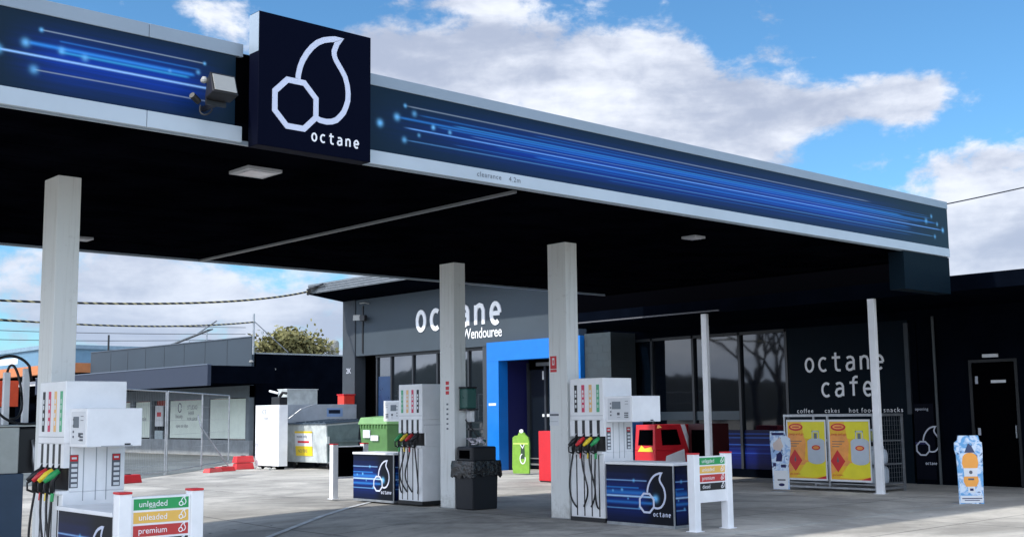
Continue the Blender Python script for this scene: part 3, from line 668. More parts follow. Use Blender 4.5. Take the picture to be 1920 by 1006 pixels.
cp = mb(mat('cafe_panel', (.0015,.0065,.0125), .6, var=.1, spec=.08)).box(23.93, 24.1, 13.42, 16.58, 0, 3.569).build('cafe_panel', shop)
mb(pier).box(23.90, 24.15, 13.40, 13.5, 1.5, 3.5).build('panel_edge_trim', cp)
L = MB().m(letter_w); fr_ = FX(23.93, 16.1, 0)
L.word(fr_, 'octane', 0, 2.52, .30, .365, .056); L.build('lettering', cp); L = MB().m(letter_w); L.word(fr_, 'cafe', .42, 1.93, .30, .365, .056); L.build('lettering', cp)
for t_, yy in (('coffee', 16.38), ('cakes', 15.62), ('hot food', 14.98), ('snacks', 14.10)): L = MB().m(letter_w).text(FX(23.93, yy, 1.55), t_, 0, 0, .15, .004, 1.25); L.build('lettering', cp)
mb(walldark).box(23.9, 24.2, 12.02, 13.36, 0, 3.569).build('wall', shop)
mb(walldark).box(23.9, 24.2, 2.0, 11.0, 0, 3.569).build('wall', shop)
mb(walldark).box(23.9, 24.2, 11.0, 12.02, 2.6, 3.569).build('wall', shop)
mb(mat('downpipe_grey', (.05,.06,.065), .5)).tube([(23.86,12.78,0),(23.86,12.78,3.6)], .03, 8).build('downpipe', shop)
for y in [3.2+k*1.2 for k in range(7)] + [13.2]:
    if not 10.9 < y < 12.1: mb(coverm).box(23.892, 23.8995, y-.008, y+.008, .02, 3.5).build('cladding_joint', shop)
dh = mb(metal).box(23.93, 23.995, 11.10, 11.13, 1.0, 1.25); dh.build('door_handle', shop)
df2 = mb(mat('door_frame_dark', (.004,.006,.008), .5))
df2.box(23.87, 23.90, 11.97, 12.03, 0, 2.62); df2.box(23.87, 23.90, 10.99, 11.05, 0, 2.62); df2.box(23.87, 23.90, 11.051, 11.969, 2.56, 2.62); df2.build('door_surround', shop)
pn = MB().m(mat('logo_panel', (.001,.002,.007), .6, var=0, spec=.08)).box(23.88, 23.899, 12.88, 13.34, .1, 1.72)
fr_ = FX(23.88, 13.34, 0); pn.m(bluedeep).rect(fr_, .0, .26, .85, .90); pn.m(letter_dim); logo(pn, fr_, .24, .84, .62, .05); pn.word(fr_, 'octane', .22, .42, .04, .045, .011); pn.text(fr_, 'opening', .03, 1.58, .09, .003, 1.1); pn.build('logo_panel', shop)
dd = mb(coverm).box(24.0, 24.05, 11.0, 12.02, 0, 2.6)
fr_ = FX(24.0, 12.02, 0); dd.m(paper).rect(fr_, .40, .72, 2.13, 2.19, .004)
dd.m(letter_dim).rect(fr_, .06, .12, 2.12, 2.28, .006); dd.rect(fr_, .06, .12, 1.05, 1.2, .006); dd.build('side_door', shop)
mb(paper).box(23.86, 23.899, 11.38, 11.71, 2.66, 2.73).build('door_sign', shop)
mb(mat('entry_sticker', (.55,.57,.60), .5)).box(23.89, 23.8995, 12.98, 13.1, .28, .52).build('pipe_stub', shop)
# verandah
mb(coverm).box(20.9, 21.1, 10.95, 20.9, 4.051, 4.75).build('upper_parapet', shop)
vr = mb(walldark).box(20.6, 24.6, 2.0, 21.2, 3.76, 4.05); vr.build('verandah_roof', shop)
mb(mat('gutter_edge', (.09,.09,.10), .5)).box(20.57, 20.599, 16.0, 21.2, 3.79, 3.82).build('gutter_trim', shop)
for y in (12.24, 16.38):
    p_ = mb(white).box(20.6, 20.70, y, y+.14, 0, 3.759); p_.box(20.56, 20.74, y-.04, y+.18, 0, .012); p_.build('verandah_post', shop, .006)
mb(navy).box(24.61, 34, 2.0, 33.5, 0, 3.98).build('rear_block', shop)
# lights / cameras on the shop wall
t = thing('wall_floodlight', 'pair of pale security floodlights on the shop corner under the eave', 'floodlight', (22.8, 32.9, 4.9))
mb(black).box(22.70, 22.899, 32.62, 32.80, 4.80, 4.92).build('bracket', t)
mb(glass_pale).hexa([(22.58,32.95,4.80),(22.70,32.72,4.80),(22.74,32.74,4.83),(22.62,32.97,4.83)], [(22.60,32.97,4.98),(22.72,32.74,4.98),(22.76,32.76,5.0),(22.64,32.99,5.0)]).build('lamp', t)
mb(black).box(22.62, 22.74, 32.35, 32.62, 4.76, 4.95).build('lamp', t, .01)
t = thing('security_camera', 'small grey security camera high on the shop wall under the eave', 'camera', (22.8, 32.5, 5.4))
mb(metal).tube([(22.89,32.45,5.35),(22.75,32.5,5.38),(22.6,32.6,5.36)], .03, 8).build('body', t)
mb(black).box(22.86, 22.899, 32.78, 32.83, 3.7, 5.3).build('conduit', t)

# ---- gas bottle cage
cg = thing('gas_cage', 'steel gas bottle cage with two yellow posters by the white post', 'cage', (21.2, 13.4, 0))
X0, X1, Y0_, Y1_ = 20.75, 21.85, 12.45, 14.55; H_ = 1.48
f = mb(metal)
for x in (X0, X1-.04):
    for y in (Y0_, Y1_-.04): f.box(x, x+.04, y, y+.04, 0, H_)
f.box(X0, X0+.04, (Y0_+Y1_)/2-.02, (Y0_+Y1_)/2+.02, .05, H_)
for z in (0.05, H_): f.box(X0-.004, X1+.004, Y0_-.004, Y0_+.036, z, z+.04); f.box(X0-.004, X0+.036, Y0_+.037, Y1_, z, z+.04); f.box(X1-.036, X1+.004, Y0_+.037, Y1_, z, z+.04)
f.build('frame', cg)
mb(metal).box(X0, X1, Y0_, Y1_, H_+.041, H_+.05).build('roof', cg)
for z in (.14, .52, .98): mb(metal).box(X0+.05, X1-.05, Y0_+.045, Y1_-.045, z, z+.02).build('shelf', cg)
ms = mb(metal)
for k in range(1, 11): x = X0+.04+k*(X1-X0-.08)/11; ms.box(x-.0012, x+.0012, Y0_+.01, Y0_+.014, .09, H_)
for k in range(1, 15): z = .09+k*(H_-.09)/15; ms.box(X0+.04, X1-.04, Y0_+.014, Y0_+.018, z-.0012, z+.0012)
ms.build('mesh_side', cg)
for k, (ya, yb) in enumerate(((14.47, 13.53), (13.47, 12.53))):
    fr_ = FX(X0-.012, ya, 0); W = ya-yb
    q = MB().m(paper).rect(fr_, 0, W, .20, 1.42, .004); q.m(gasyellow).rect(fr_, .03, W-.03, .24, 1.38, .006)
    q.m(gaslime).flat(fr_, [(.42,1.05),(W-.03,.98),(W-.03,1.38),(.36,1.38),(.40,1.2)], .008); 
    q.m(gasorange).flat(fr_, [(.03,.34),(.03,1.12),(.40,1.12),(.46,.95),(.42,.62),(.62,.55),(.3,.50)], .008)
    q.m(gaslime).flat(fr_, [(.22,.28),(.45,.56),(.66,.60),(W-.03,.58),(W-.03,.30),(.6,.26)], .009)
    q.m(postred).flat(fr_, [(.03,.60),(.19,.82),(.36,.60),(.19,.38)], .010); q.m(ink).flat(fr_, [(.17,.60),(.195,.70),(.22,.60),(.195,.56)], .011)
    q.m(postred).disc(fr_, .23, 1.27, .17, .075, .010); q.m(gasorange).disc(fr_, .23, 1.275, .13, .045, .011); q.m(postred).rect(fr_, .15, .31, 1.262, 1.285, .012)
    q.m(bottle_grey).flat(fr_, arc(W-.24, .62, .20, .09, 180, 360, 8) + arc(W-.24, .98, .20, .07, 0, 180, 8), .011)
    q.rect(fr_, W-.33, W-.31, 1.04, 1.20, .011); q.rect(fr_, W-.18, W-.16, 1.04, 1.20, .011); q.rect(fr_, W-.33, W-.16, 1.17, 1.20, .011)
    q.m(lcd).rect(fr_, W-.28, W-.21, 1.04, 1.15, .012); q.m(postred).disc(fr_, W-.24, .86, .10, .05, .013); q.m(gasorange).disc(fr_, W-.24, .86, .07, .03, .014)
    q.m(postred).text(fr_, 'swap and go', .06, 1.11, .075, .012, .95); q.text(fr_, 'gas bottles', .06, .31, .06, .012, .95)
    q.m(postred).flat(fr_, [(W-.25,.24),(W-.03,.24),(W-.03,.30)], .010)
    q.m(ink)
    for j in range(3): q.rect(fr_, .08, .36-.06*j, .98-.05*j, .992-.05*j, .011)
    q.build('gas_poster', cg)
def bottle(x, y, z, lb, s=1.0):
    t = thing('gas_bottle', lb, 'gas bottle', (x, y, z), 'gas bottles inside the cage')
    mb(bottle_grey).lathe((x,y,z), [(.11*s,0),(.14*s,.02),(.15*s,.08*s),(.15*s,.24*s),(.13*s,.31*s),(.07*s,.35*s),(.05*s,.35*s)], 18).build('body', t, smooth=True)
    mb(bottle_grey).lathe((x,y,z+.35*s), [(.075*s,0),(.075*s,.06*s),(.068*s,.06*s),(.068*s,0)], 14).build('collar', t)
bottle(21.0, 12.68, .16, 'round grey gas bottle on the bottom shelf of the cage, nearest the white post'); bottle(21.35, 12.70, .16, 'round grey gas bottle on the bottom shelf of the cage, nearest the dark wall')
bottle(21.0, 12.68, .54, 'grey gas bottle on the middle shelf of the cage, nearest the white post', .85); bottle(21.34, 12.68, .54, 'grey gas bottle on the middle shelf of the cage, nearest the dark wall', .85)
t = thing('gas_bottle', 'small yellowish gas bottle alone on the top shelf of the cage', 'gas bottle', (21.05, 12.7, 1.0), 'gas bottles inside the cage')
mb(mat('bottle_lime', (.45,.48,.15), .5)).lathe((21.05,12.7,1.0), [(.10,0),(.12,.02),(.12,.14),(.08,.18),(.03,.19)], 16).build('body', t, smooth=True)
mb(bottle_grey).lathe((21.05,12.7,1.19), [(.05,0),(.05,.04),(.045,.04),(.045,0)], 12).build('collar', t)

# ---- pavement advertising boards
def ad_art(key, base, blobs_):
    M = mat(key, base, .5, var=0); nt = M.node_tree; b = nt.nodes['Principled BSDF']; P = pos(nt)
    c = mixc(nt, noise(nt, P, 7, 4, .6, 1.0).ramp(.42, .56), base, (.62,.72,.84)); c = mixc(nt, noise(nt, P, 13, 3, .5, .5).ramp(.60, .68)*.8, c, (.02,.05,.16))
    nt.links.new(c.k, b.inputs['Base Color']); return M
icy = ad_art('icy_print', (.12,.36,.66), None)
t = thing('advertising_board', 'tall narrow icy blue advertising board with an orange bottle, right of the gas cage', 'advertising board', (19.5, 9.9, 0))
fr_ = (Vector((19.22, 10.02, 0)), Vector((.75,-.66,0)).normalized(), Vector((0,0,1)))
wv = .46
bd = MB().m(icy).flat(fr_, [(.03,0),(wv-.01,0),(wv,.55),(wv+.015,.9),(wv+.01,1.03),(wv-.03,1.06),(wv-.045,1.15),(.07,1.15),(.05,1.07),(.0,1.03),(-.01,.92),(.02,.82),(.03,.5)], .012, .024); bd.build('panel', t)
ar = MB().m(orange)
ar.flat(fr_, arc(.25,.76,.13,.10,0,180,8)+[(.11,.68),(.13,.60),(.37,.60),(.39,.68)], .016); ar.m(paper).flat(fr_, [(.13,.60),(.37,.60),(.36,.46),(.14,.46)], .017)
ar.m(orange).flat(fr_, [(.13,.46),(.37,.46),(.38,.38),(.34,.29),(.16,.29),(.12,.38)], .016); ar.m(mat('bottle_cap', (.03,.05,.12), .4)).flat(fr_, [(.16,.86),(.34,.86),(.28,.98),(.23,1.02),(.20,.95)], .018)
ar.m(paper).rect(fr_, .05, .44, .02, .14, .014); ar.rect(fr_, .19, .31, .19, .29, .018); ar.m(ink).disc(fr_, .25, .53, .03, .03, .019); ar.rect(fr_, .2, .3, .40, .43, .019)
ar.m(bluedeep).rect(fr_, .08, .42, .085, .10, .016); ar.rect(fr_, .12, .38, .055, .066, .016); ar.rect(fr_, .22, .28, .22, .26, .02); ar.build('bottle_picture', t)
mb(metal).box(19.3, 19.7, 9.85, 10.15, 0, .012).build('base_plate', t)
mb(paper).tube([(19.60,9.98,.02),(19.47,9.86,.6)], .012, 6).build('stay', t)
t = thing('advertising_board', 'narrow blue and white advertising board standing left of the gas cage', 'advertising board', (20.0, 14.2, 0))
fr_ = (Vector((19.98, 14.34, 0)), Vector((.35,-.94,0)).normalized(), Vector((0,0,1)))
bd = MB().m(ad_art('icy_print_b', (.30,.45,.70), None)).flat(fr_, [(.03,.05),(.36,.05),(.35,.5),(.41,.9),(.40,1.05),(.33,1.10),(.30,1.2),(-.0,1.2),(-.01,1.0),(.02,.5)], .012, .024); bd.build('panel', t)
ar = MB().m(paper).rect(fr_, .05, .33, .06, .42, .014); ar.m(ink).rect(fr_, .12, .28, .22, .25, .016); ar.m(bluedeep).disc(fr_, .2, .14, .06, .03, .016); ar.rect(fr_, .03, .28, 1.12, 1.17, .014)
ar.m(bluedeep); ar.flat(fr_, [(.10,.6),(.22,.6),(.24,.72),(.20,.80),(.12,.74)], .014); ar.rect(fr_, .04, .10, .50, .57, .014); ar.rect(fr_, .20, .30, .48, .54, .014); ar.m(mat('ad_tan', (.6,.5,.45), .5)).flat(fr_, [(.05,.95),(.2,1.08),(.26,.9),(.2,.8),(.06,.84)], .014); ar.build('bottle_picture', t)
mb(metal).box(19.95, 20.25, 14.0, 14.35, 0, .012).build('base_plate', t)

t = thing('bottle_shaped_board', 'lime green board shaped like a gas bottle in front of the dark entry', 'advertising board', (21.5, 23.5, 0))
fr_ = (Vector((21.5, 23.80, 0)), Vector((.3,-.95,0)).normalized(), Vector((0,0,1)))
MB().m(lime).flat(fr_, [(.03,.03),(.52,.03),(.53,.85),(.50,.98),(.43,1.04),(.36,1.12),(.22,1.12),(.18,1.04),(.09,1.03),(.02,.98),(.0,.2)], .03, .06).build('panel', t)
ar = MB().m(letter_w).disc(fr_, .29, 1.15, .06, .05, .03); ar.m(mat('lime_dark', (.02,.05,.02), .5)).flat(fr_, [(.26,.42),(.4,.42),(.38,.80),(.28,.80)], .034); ar.m(letter_w).ribbon(fr_, arc(.33,.42,.08,.13,100,380,12), .025, .036); ar.build('emblem', t); ar = MB(); ar.m(letter_w).ribbon(fr_, [(.26,.8),(.33,.7),(.38,.8)], .02, .036)
ar.m(mat('lime_pale', (.55,.75,.15), .5)).rect(fr_, .04, .49, .80, .84, .033); ar.build('emblem', t)
t = thing('red_cabinet', 'tall plain red box standing left of the right canopy column', 'cabinet', (19.7, 20.4, 0))
b_ = mb(redflat).box(19.5, 19.9, 19.9, 20.66, .03, 1.2); b_.build('body', t, .01); mb(black).box(19.52, 19.88, 19.92, 20.64, 0, .0295).build('base', t)
mb(darkred).box(19.498, 19.502, 19.98, 20.0, .5, .7).build('handle', t)

# ---- red ice merchandiser
t = thing('ice_freezer', 'red ice freezer with slanted black door windows behind the right cabinet', 'freezer', (20.6, 17.5, 0))
M_ = mb(redflat); xa, xb = 20.2, 21.55; ya, yb = 17.60, 18.22
M_.box(xa, xb, ya, yb, .08, .75); M_.hexa([(xa,ya,.751),(xb,ya,.751),(xb,yb,.751),(xa,yb,.751)], [(xa+.06,ya+.05,1.33),(xb,ya+.05,1.33),(xb,yb,1.33),(xa+.06,yb,1.33)]); M_.build('body', t, .015)
mb(black).box(xa+.03, xb, ya+.03, yb, 0, .079).build('base', t)
dm = MB().m(coverm)
f1 = (Vector((xa, yb, .75)), Vector((0,-1,0)), Vector((.06,0,.58)).normalized()); dm.flat(f1, [(.10,.12),(.54,.12),(.52,.47),(.12,.47)], .006)
f2 = (Vector((xa, ya, .75)), Vector((1,0,0)), Vector((0,.05,.58)).normalized()); dm.flat(f2, [(.25,.12),(.90,.12),(.80,.47),(.25,.47)], .006); dm.build('door_window', t)
st = MB().m(letter_w); st.flat(f2, [(.95,.58),(1.1,.58),(1.3,0),(1.2,-.1)], .007); st.m(letter_w).flat(f2, [(.35,-.12),(1.0,.02),(1.0,-.3),(.3,-.3)], .006)
st.build('stripe', t); st = MB(); st.m(yellow).flat(f1, [(.1,-.02),(.55,-.02),(.5,.09),(.3,.05),(.2,.12)], .007); st.m(orange).flat(f1, [(.64,.50),(.78,.52),(.70,.58),(.66,.58)], .007); st.build('stripe', t)
t = thing('drink_fridge', 'dark red cabinet in the shade behind the red ice freezer', 'cabinet', (21.4, 16.9, 0))
mb(darkred).box(21.3, 22.1, 17.0, 17.55, .06, 1.34).build('body', t, .02); mb(black).box(21.33, 22.1, 17.03, 17.53, 0, .059).build('base', t)
mb(coverm).box(21.292, 21.2995, 17.08, 17.45, .3, 1.2).build('door', t)
t = thing('blue_crate_stack', 'narrow blue cabinet between the right pump and the red ice freezer', 'cabinet', (20.4, 18.45, 0))
mb(mat('cabinet_blue', (.01,.16,.42), .5)).box(20.2, 20.6, 18.3, 18.55, .05, 1.42).build('body', t, .01); mb(black).box(20.22, 20.58, 18.32, 18.53, 0, .049).build('base', t)

# ================================================================== LEFT BACKGROUND
# freezer, ice chest, skip, green bin
t = thing('tall_white_cabinet', 'tall white cabinet with faint lettering beside the fence', 'cabinet', (19.5, 32.7, 0))
mb(white).box(19.2, 19.52, 32.0, 33.42, .10, 1.98).build('body', t, .01)
w2 = MB().m(ink); fr_ = FX(19.2, 33.42, 0); w2.text(fr_, 'ICE', .38, 1.70, .22, .004, 1.0); w2.text(fr_, 'cold', .5, 1.52, .16, .004); w2.m(letter_dim).text(fr_, 'drinks', .42, 1.32, .14, .004); w2.build('lettering', t)
mb(coverm).box(19.25, 19.48, 32.1, 33.3, 0, .099).build('base', t)
t = thing('grey_enclosure', 'long light grey steel enclosure with blue notice behind the skip bin', 'enclosure', (21, 32.8, 0))
mb(mat('enclosure_grey', (.40,.44,.48), .55)).box(19.95, 22.78, 33.0, 33.7, 1.40, 2.0).build('upper_box', t, .01); mb(mat('enclosure_dark', (.07,.08,.09), .7)).box(19.97, 22.7, 33.05, 33.7, 0, 1.399).build('lower_box', t)
MB().m(mat('notice_blue', (.25,.38,.62), .5)).rect(FY(21.6, 33.0, 0), 0, .62, 1.60, 1.88, .004).m(navy).rect(FY(21.67, 33.0, 0), 0, .45, 1.70, 1.82, .006).build('notice', t)
t = thing('rooftop_box', 'light grey rectangular box on top of the grey enclosure', 'box', (20.5, 32.9, 2.0))
mb(skipgrey).box(20.15, 21.3, 33.1, 33.65, 2.001, 2.48).build('body', t, .01); mb(white).box(20.13, 21.32, 33.08, 33.67, 2.481, 2.50).build('lid', t)
t = thing('old_machine', 'small black machine with white arm on top of the white cabinet', 'machine', (19.6, 32.3, 1.99))
M_ = mb(black); M_.box(19.22, 19.51, 32.02, 32.5, 1.981, 2.22); M_.tube([(19.45,32.4,2.22),(19.5,32.3,2.36),(19.6,32.2,2.34)], .05, 8); M_.build('body', t, .02)
mb(white).tube([(19.3,32.75,2.42),(19.45,32.45,2.34)], .035, 8).build('arm', t); mb(metal).tube([(19.34,32.2,2.08),(19.34,32.32,2.12)], .05, 8).build('dial', t)
t = thing('red_crate', 'bright red box on the grey enclosure against the shop corner pillar', 'box', (22.3, 32.8, 1.98))
mb(mat('crate_red', (.80,.05,.03), .5)).box(22.28, 22.72, 33.02, 33.4, 2.001, 2.30).build('body', t, .02); mb(redflat).box(22.26, 22.74, 33.0, 33.42, 2.301, 2.34).build('rim', t)
t = thing('skip_bin', 'grey front lift rubbish skip on wheels with a yellow and white label', 'skip bin', (20.7, 31.7, 0))
xa, xb, ya, yb = 20.02, 21.25, 30.62, 32.95
M_ = MB().m(skipgrey).hexa([(xa+.06,ya+.05,.20),(xb-.1,ya+.05,.20),(xb-.1,yb-.05,.20),(xa+.06,yb-.05,.20)], [(xa,ya,1.37),(xb,ya,1.44),(xb,yb,1.44),(xa,yb,1.37)])
M_.build('body', t, .01)
mb(skipshade).hexa([(xa+.09,ya+.028,.24),(xb-.08,ya+.028,.24),(xb-.08,ya+.06,.24),(xa+.09,ya+.06,.24)], [(xa+.04,ya-.014,1.32),(xb-.02,ya-.014,1.38),(xb-.02,ya+.02,1.38),(xa+.04,ya+.02,1.32)]).build('shade_panel', t)  # thin overlay, shade on this side of the skip painted in
mb(skipshade).box(xa+.03, xb+.02, ya-.03, ya-.001, .82, .88).build('side_rib', t)
lid = MB().m(skiplid).hexa([(xa-.05,ya-.04,1.375),(xb+.04,ya-.04,1.445),(xb+.04,yb+.04,1.445),(xa-.05,yb+.04,1.375)], [(xa-.04,ya-.03,1.41),(xb+.04,ya-.03,1.50),(xb+.04,yb+.03,1.50),(xa-.04,yb+.03,1.41)])
for k in range(7): y = ya+.1+k*.26; lid.hexa([(xa,y,1.411),(xb,y,1.501),(xb,y+.08,1.501),(xa,y+.08,1.411)], [(xa,y,1.44),(xb,y,1.53),(xb,y+.08,1.53),(xa,y+.08,1.44)])
lid.build('lid', t)
fb = (Vector((xa+.055, yb, .20)), Vector((0,-1,0)), Vector((-.06,0,1.04)).normalized())
lb_ = MB().m(paper).rect(fb, .55, 1.55, .48, .92, .008); lb_.m(yellow).rect(fb, .57, 1.53, .20, .50, .010); lb_.rect(fb, .55, 1.55, .90, .96, .010); lb_.m(ink); lb_.text(fb, 'NO FIRE', .7, .30, .15, .012); lb_.text(fb, 'waste only', .66, .76, .14, .012); lb_.m(redflat).rect(fb, .72, 1.36, .60, .66, .012); lb_.build('label', t)
pk = mb(skipgrey); pk.box(xa-.02, xa+.07, ya-.09, ya-.002, .78, 1.0); pk.build('lifting_pocket', t); pk = mb(skipgrey); pk.box(xa-.02, xa+.07, yb+.002, yb+.09, .78, 1.0); pk.build('lifting_pocket', t)
for x in (xa+.25, xb-.2):
    for y in (ya+.2, yb-.25):
        cs = mb(black).tube([(x,y-.03,.085),(x,y+.03,.085)], .085, 14); cs.m(metal).box(x-.03, x+.03, y-.045, y+.045, .10, .199); cs.build('castor', t)
t = thing('wheelie_bin', 'green wheelie bin with white sticker between the skip and the middle pump', 'wheelie bin', (20.3, 28.2, 0))
xa, xb, ya, yb = 19.95, 20.7, 27.4, 28.75
MB().m(bingreen).hexa([(xa+.08,ya+.08,.12),(xb-.05,ya+.08,.12),(xb-.05,yb-.08,.12),(xa+.08,yb-.08,.12)], [(xa,ya,1.36),(xb,ya,1.36),(xb,yb,1.36),(xa,yb,1.36)]).build('body', t, .02)
ld = MB().m(mat('wheelie_lid', (.18,.34,.13), .45)).hexa([(xa-.05,ya-.04,1.361),(xb+.03,ya-.04,1.361),(xb+.03,yb+.04,1.361),(xa-.05,yb+.04,1.361)], [(xa-.0,ya+.04,1.56),(xb,ya+.04,1.60),(xb,yb-.04,1.60),(xa-.0,yb-.04,1.56)]); ld.build('lid', t, .02)
rb = mb(bingreen)
for k in range(9): y = ya+.08+k*.145; rb.box(xa-.03, xa+.0, y, y+.05, 1.26, 1.36)
rb.build('rim_rib', t)
MB().m(paper).rect(FX(xa-.001, yb, 0), .22, .55, .98, 1.2, .03).rect(FX(xa-.001, yb, 0), .6, .95, .9, 1.05, .03).build('sticker', t)
for y in (ya+.15, yb-.2): mb(black).tube([(xb-.1,y,.12),(xb-.1,y+.08,.12)], .12, 14).build('wheel', t)

# ---- neighbouring shop
nb = thing('neighbour_shop', 'slate blue shopfront with pale window posters and deep awning on the left', 'building', (25.5, 50, 0))
mb(shopgrey).add([(25,43.9,2.93),(25,60.5,2.93),(25,60.5,5.05),(25,43.9,4.95),(25.12,43.9,2.93),(25.12,60.5,2.93),(25.12,60.5,5.05),(25.12,43.9,4.95)], [(0,1,2,3),(7,6,5,4),(3,2,6,7),(0,3,7,4),(1,5,6,2)]).build('parapet', nb)
for y in range(46, 60, 2): mb(mat('parapet_joint', (.026,.038,.05), .7)).box(24.992, 24.9995, y-.02, y+.02, 3.7, 4.93).build('parapet_joint', nb)
mb(mat('parapet_cap', (.08,.10,.13), .5)).add([(24.97,43.88,4.95),(24.97,60.5,5.05),(25.15,60.5,5.05),(25.15,43.88,4.95),(24.97,43.88,4.99),(24.97,60.5,5.09),(25.15,60.5,5.09),(25.15,43.88,4.99)], [(0,1,2,3),(7,6,5,4),(0,4,5,1),(3,7,4,0),(1,5,6,2),(2,6,7,3)]).build('capping', nb)
mb(shopband).box(22.0, 22.15, 42.001, 60, 2.86, 3.66).build('awning_fascia', nb); mb(walldark).box(22.151, 24.999, 42.0, 60, 2.95, 3.64).build('awning', nb)
mb(mat('awning_edge', (.12,.15,.20), .5)).box(21.98, 22.16, 42, 60, 3.661, 3.70).build('awning_trim', nb)
mb(shopblock).box(25.0, 25.2, 44.0, 60, 0, .66).build('sill_wall', nb)
pm_ = mb(mat('shop_pier', (.16,.19,.21), .7, var=.1))
for (a, b) in ((44.0,44.28),(47.5,48.05),(51.35,51.7),(53.1,53.3),(55.1,55.5),(58.0,60)): pm_.box(24.97, 25.25, a, b, .661, 2.93)
pm_.box(24.98, 25.24, 44.0, 60, 2.44, 2.93); pm_.build('pier', nb)
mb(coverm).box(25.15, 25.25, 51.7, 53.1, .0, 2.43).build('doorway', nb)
mb(glass).box(25.1, 25.14, 44.28, 60, .661, 2.43).build('window', nb)
for i, (a, b) in enumerate(((44.35,47.4),(48.1,51.25),(53.35,54.9),(55.6,57.6))):
    q = MB().m(pale).box(25.0, 25.05, a, b, .72, 2.40)
    fr_ = FX(25.0, b, 0); q.m(ink)
    if i == 1:
        q.text(fr_, 'STUDIO', 1.7, 2.0, .26, .005, 1.0); q.text(fr_, 'HAIR', 1.8, 1.75, .24, .005); q.text(fr_, 'beauty', .55, 1.62, .26, .005); q.text(fr_, 'open six days', .6, 1.2, .22, .005); q.ribbon(fr_, arc(.95,2.08,.16,.20,0,345,14), .05, .005); q.text(fr_, 'FOR LEASE', 1.7, 1.5, .2, .005)
    if i == 2: q.text(fr_, 'sale', .7, 1.5, .3, .005)
    q.build('reflection_or_poster_panel', nb)
dd = mb(mat('door_pale', (.42,.50,.52), .4)).box(25.02, 25.08, 52.05, 52.85, .05, 1.05); dd.m(paper).box(25.02, 25.08, 52.05, 52.85, 1.25, 2.2); dd.m(redflat).rect(FX(25.02,52.85,0), .2, .6, 1.7, 1.9, .004); dd.build('door', nb)
mb(walldark).box(25.21, 37, 43.9, 46, 0, 4.25).build('side_wing', nb)
mb(mat('wing_capping', (.32,.35,.36), .5)).box(25.19, 37, 43.88, 46.02, 4.251, 4.31).build('capping', nb)
for (x, z) in ((24.93,3.95),(26.0,3.65)): mb(glass_pale).lathe((x,43.80,z-.1), [(.02,0),(.09,.03),(.10,.08),(.05,.12)], 12).build('wall_lamp', nb)
# roof gear
t = thing('solar_frame', 'tilted solar panel frame on the neighbouring roof', 'solar panel', (26.2, 50, 5)); M_ = mb(roofgrey)
M_.hexa([(25.6,49.0,5.55),(25.9,49.0,5.60),(25.9,53.2,5.05),(25.6,53.2,5.0)], [(25.6,49.0,5.60),(25.9,49.0,5.65),(25.9,53.2,5.10),(25.6,53.2,5.05)]); M_.build('panel', t)
M_ = mb(metal); M_.tube([(25.7,49.2,4.9),(25.7,49.2,5.6)], .03, 6); M_.tube([(25.7,50.9,4.9),(25.7,50.9,5.3)], .03, 6); M_.tube([(25.7,48.3,5.95),(25.7,50.2,5.45)], .03, 6); M_.build('frame', t)
t = tag(mb(metal).tube([(24.9,43.6,4.2),(24.9,43.6,5.9)], .045, 8).tube([(24.9,43.6,5.6),(26.2,43.0,4.3)], .02, 6).build('roof_mast', loc=(24.9,43.6,4.2)), 'thin grey mast with a stay on the neighbouring shop corner, holding the lower cable', 'mast')
tag(mb(black).tube([(25.5,59.5,4.6),(25.5,59.5,5.95)], .05, 6).build('roof_pole', loc=(25.5,59.5,4.6)), 'short dark pole at the far end of the neighbouring roof', 'pole')
t = thing('street_lamp', 'distant thin grey street lamp left of the first column', 'street lamp', (24.5, 80, 0))
mb(metal).tube([(24.3,82,0),(24.3,82,7.6)], .07, 6).build('pole', t); mb(metal).tube([(24.3,82,7.6),(23.2,82.6,7.75)], .09, 6).build('lamp_arm', t)
t = thing('blue_warehouse', 'far pale blue warehouse behind the orange roofed shop', 'building', (34, 92, 0))
mb(bluebld).box(33.4, 46, 88, 100, 0, 6.9).build('wall', t); mb(mat('warehouse_roof', (.20,.30,.38), .6)).box(33.2, 46.2, 87.8, 100.2, 6.901, 7.2).build('roof', t)
MB().m(paper).rect(FX(33.4, 99.5, 0), .5, 4.5, 6.0, 6.5, .02).rect(FX(33.4, 99.5, 0), .5, 4.0, 5.2, 5.5, .02).build('wall_sign', t)
t = thing('orange_shop', 'orange roofed shop at the far left beyond the dispenser', 'building', (24, 70, 0))
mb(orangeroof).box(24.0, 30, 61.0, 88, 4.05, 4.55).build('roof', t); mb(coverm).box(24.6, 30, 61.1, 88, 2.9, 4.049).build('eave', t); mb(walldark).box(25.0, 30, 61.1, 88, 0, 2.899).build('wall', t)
mb(paper).box(24.5, 24.55, 66, 72, 3.5, 3.75).build('fascia_sign', t)
t = thing('red_banded_shop', 'far shop with an orange red band above dark windows behind the gas dispenser', 'building', (19, 66, 0))
mb(orangered).box(14, 23.3, 66, 70, 2.35, 3.75).build('band', t); mb(coverm).box(14.1, 23.2, 66.1, 70, 0, 2.349).build('wall', t)
for k in range(6): mb(mat('far_window', (.10,.11,.14), .3)).box(14.5+1.4*k, 15.4+1.4*k, 66.05, 66.099, .6, 1.9).build('window', t)
mb(mat('far_pier', (.35,.36,.38), .6)).box(22.3, 22.5, 65.95, 66.099, 0, 2.3).build('post', t)

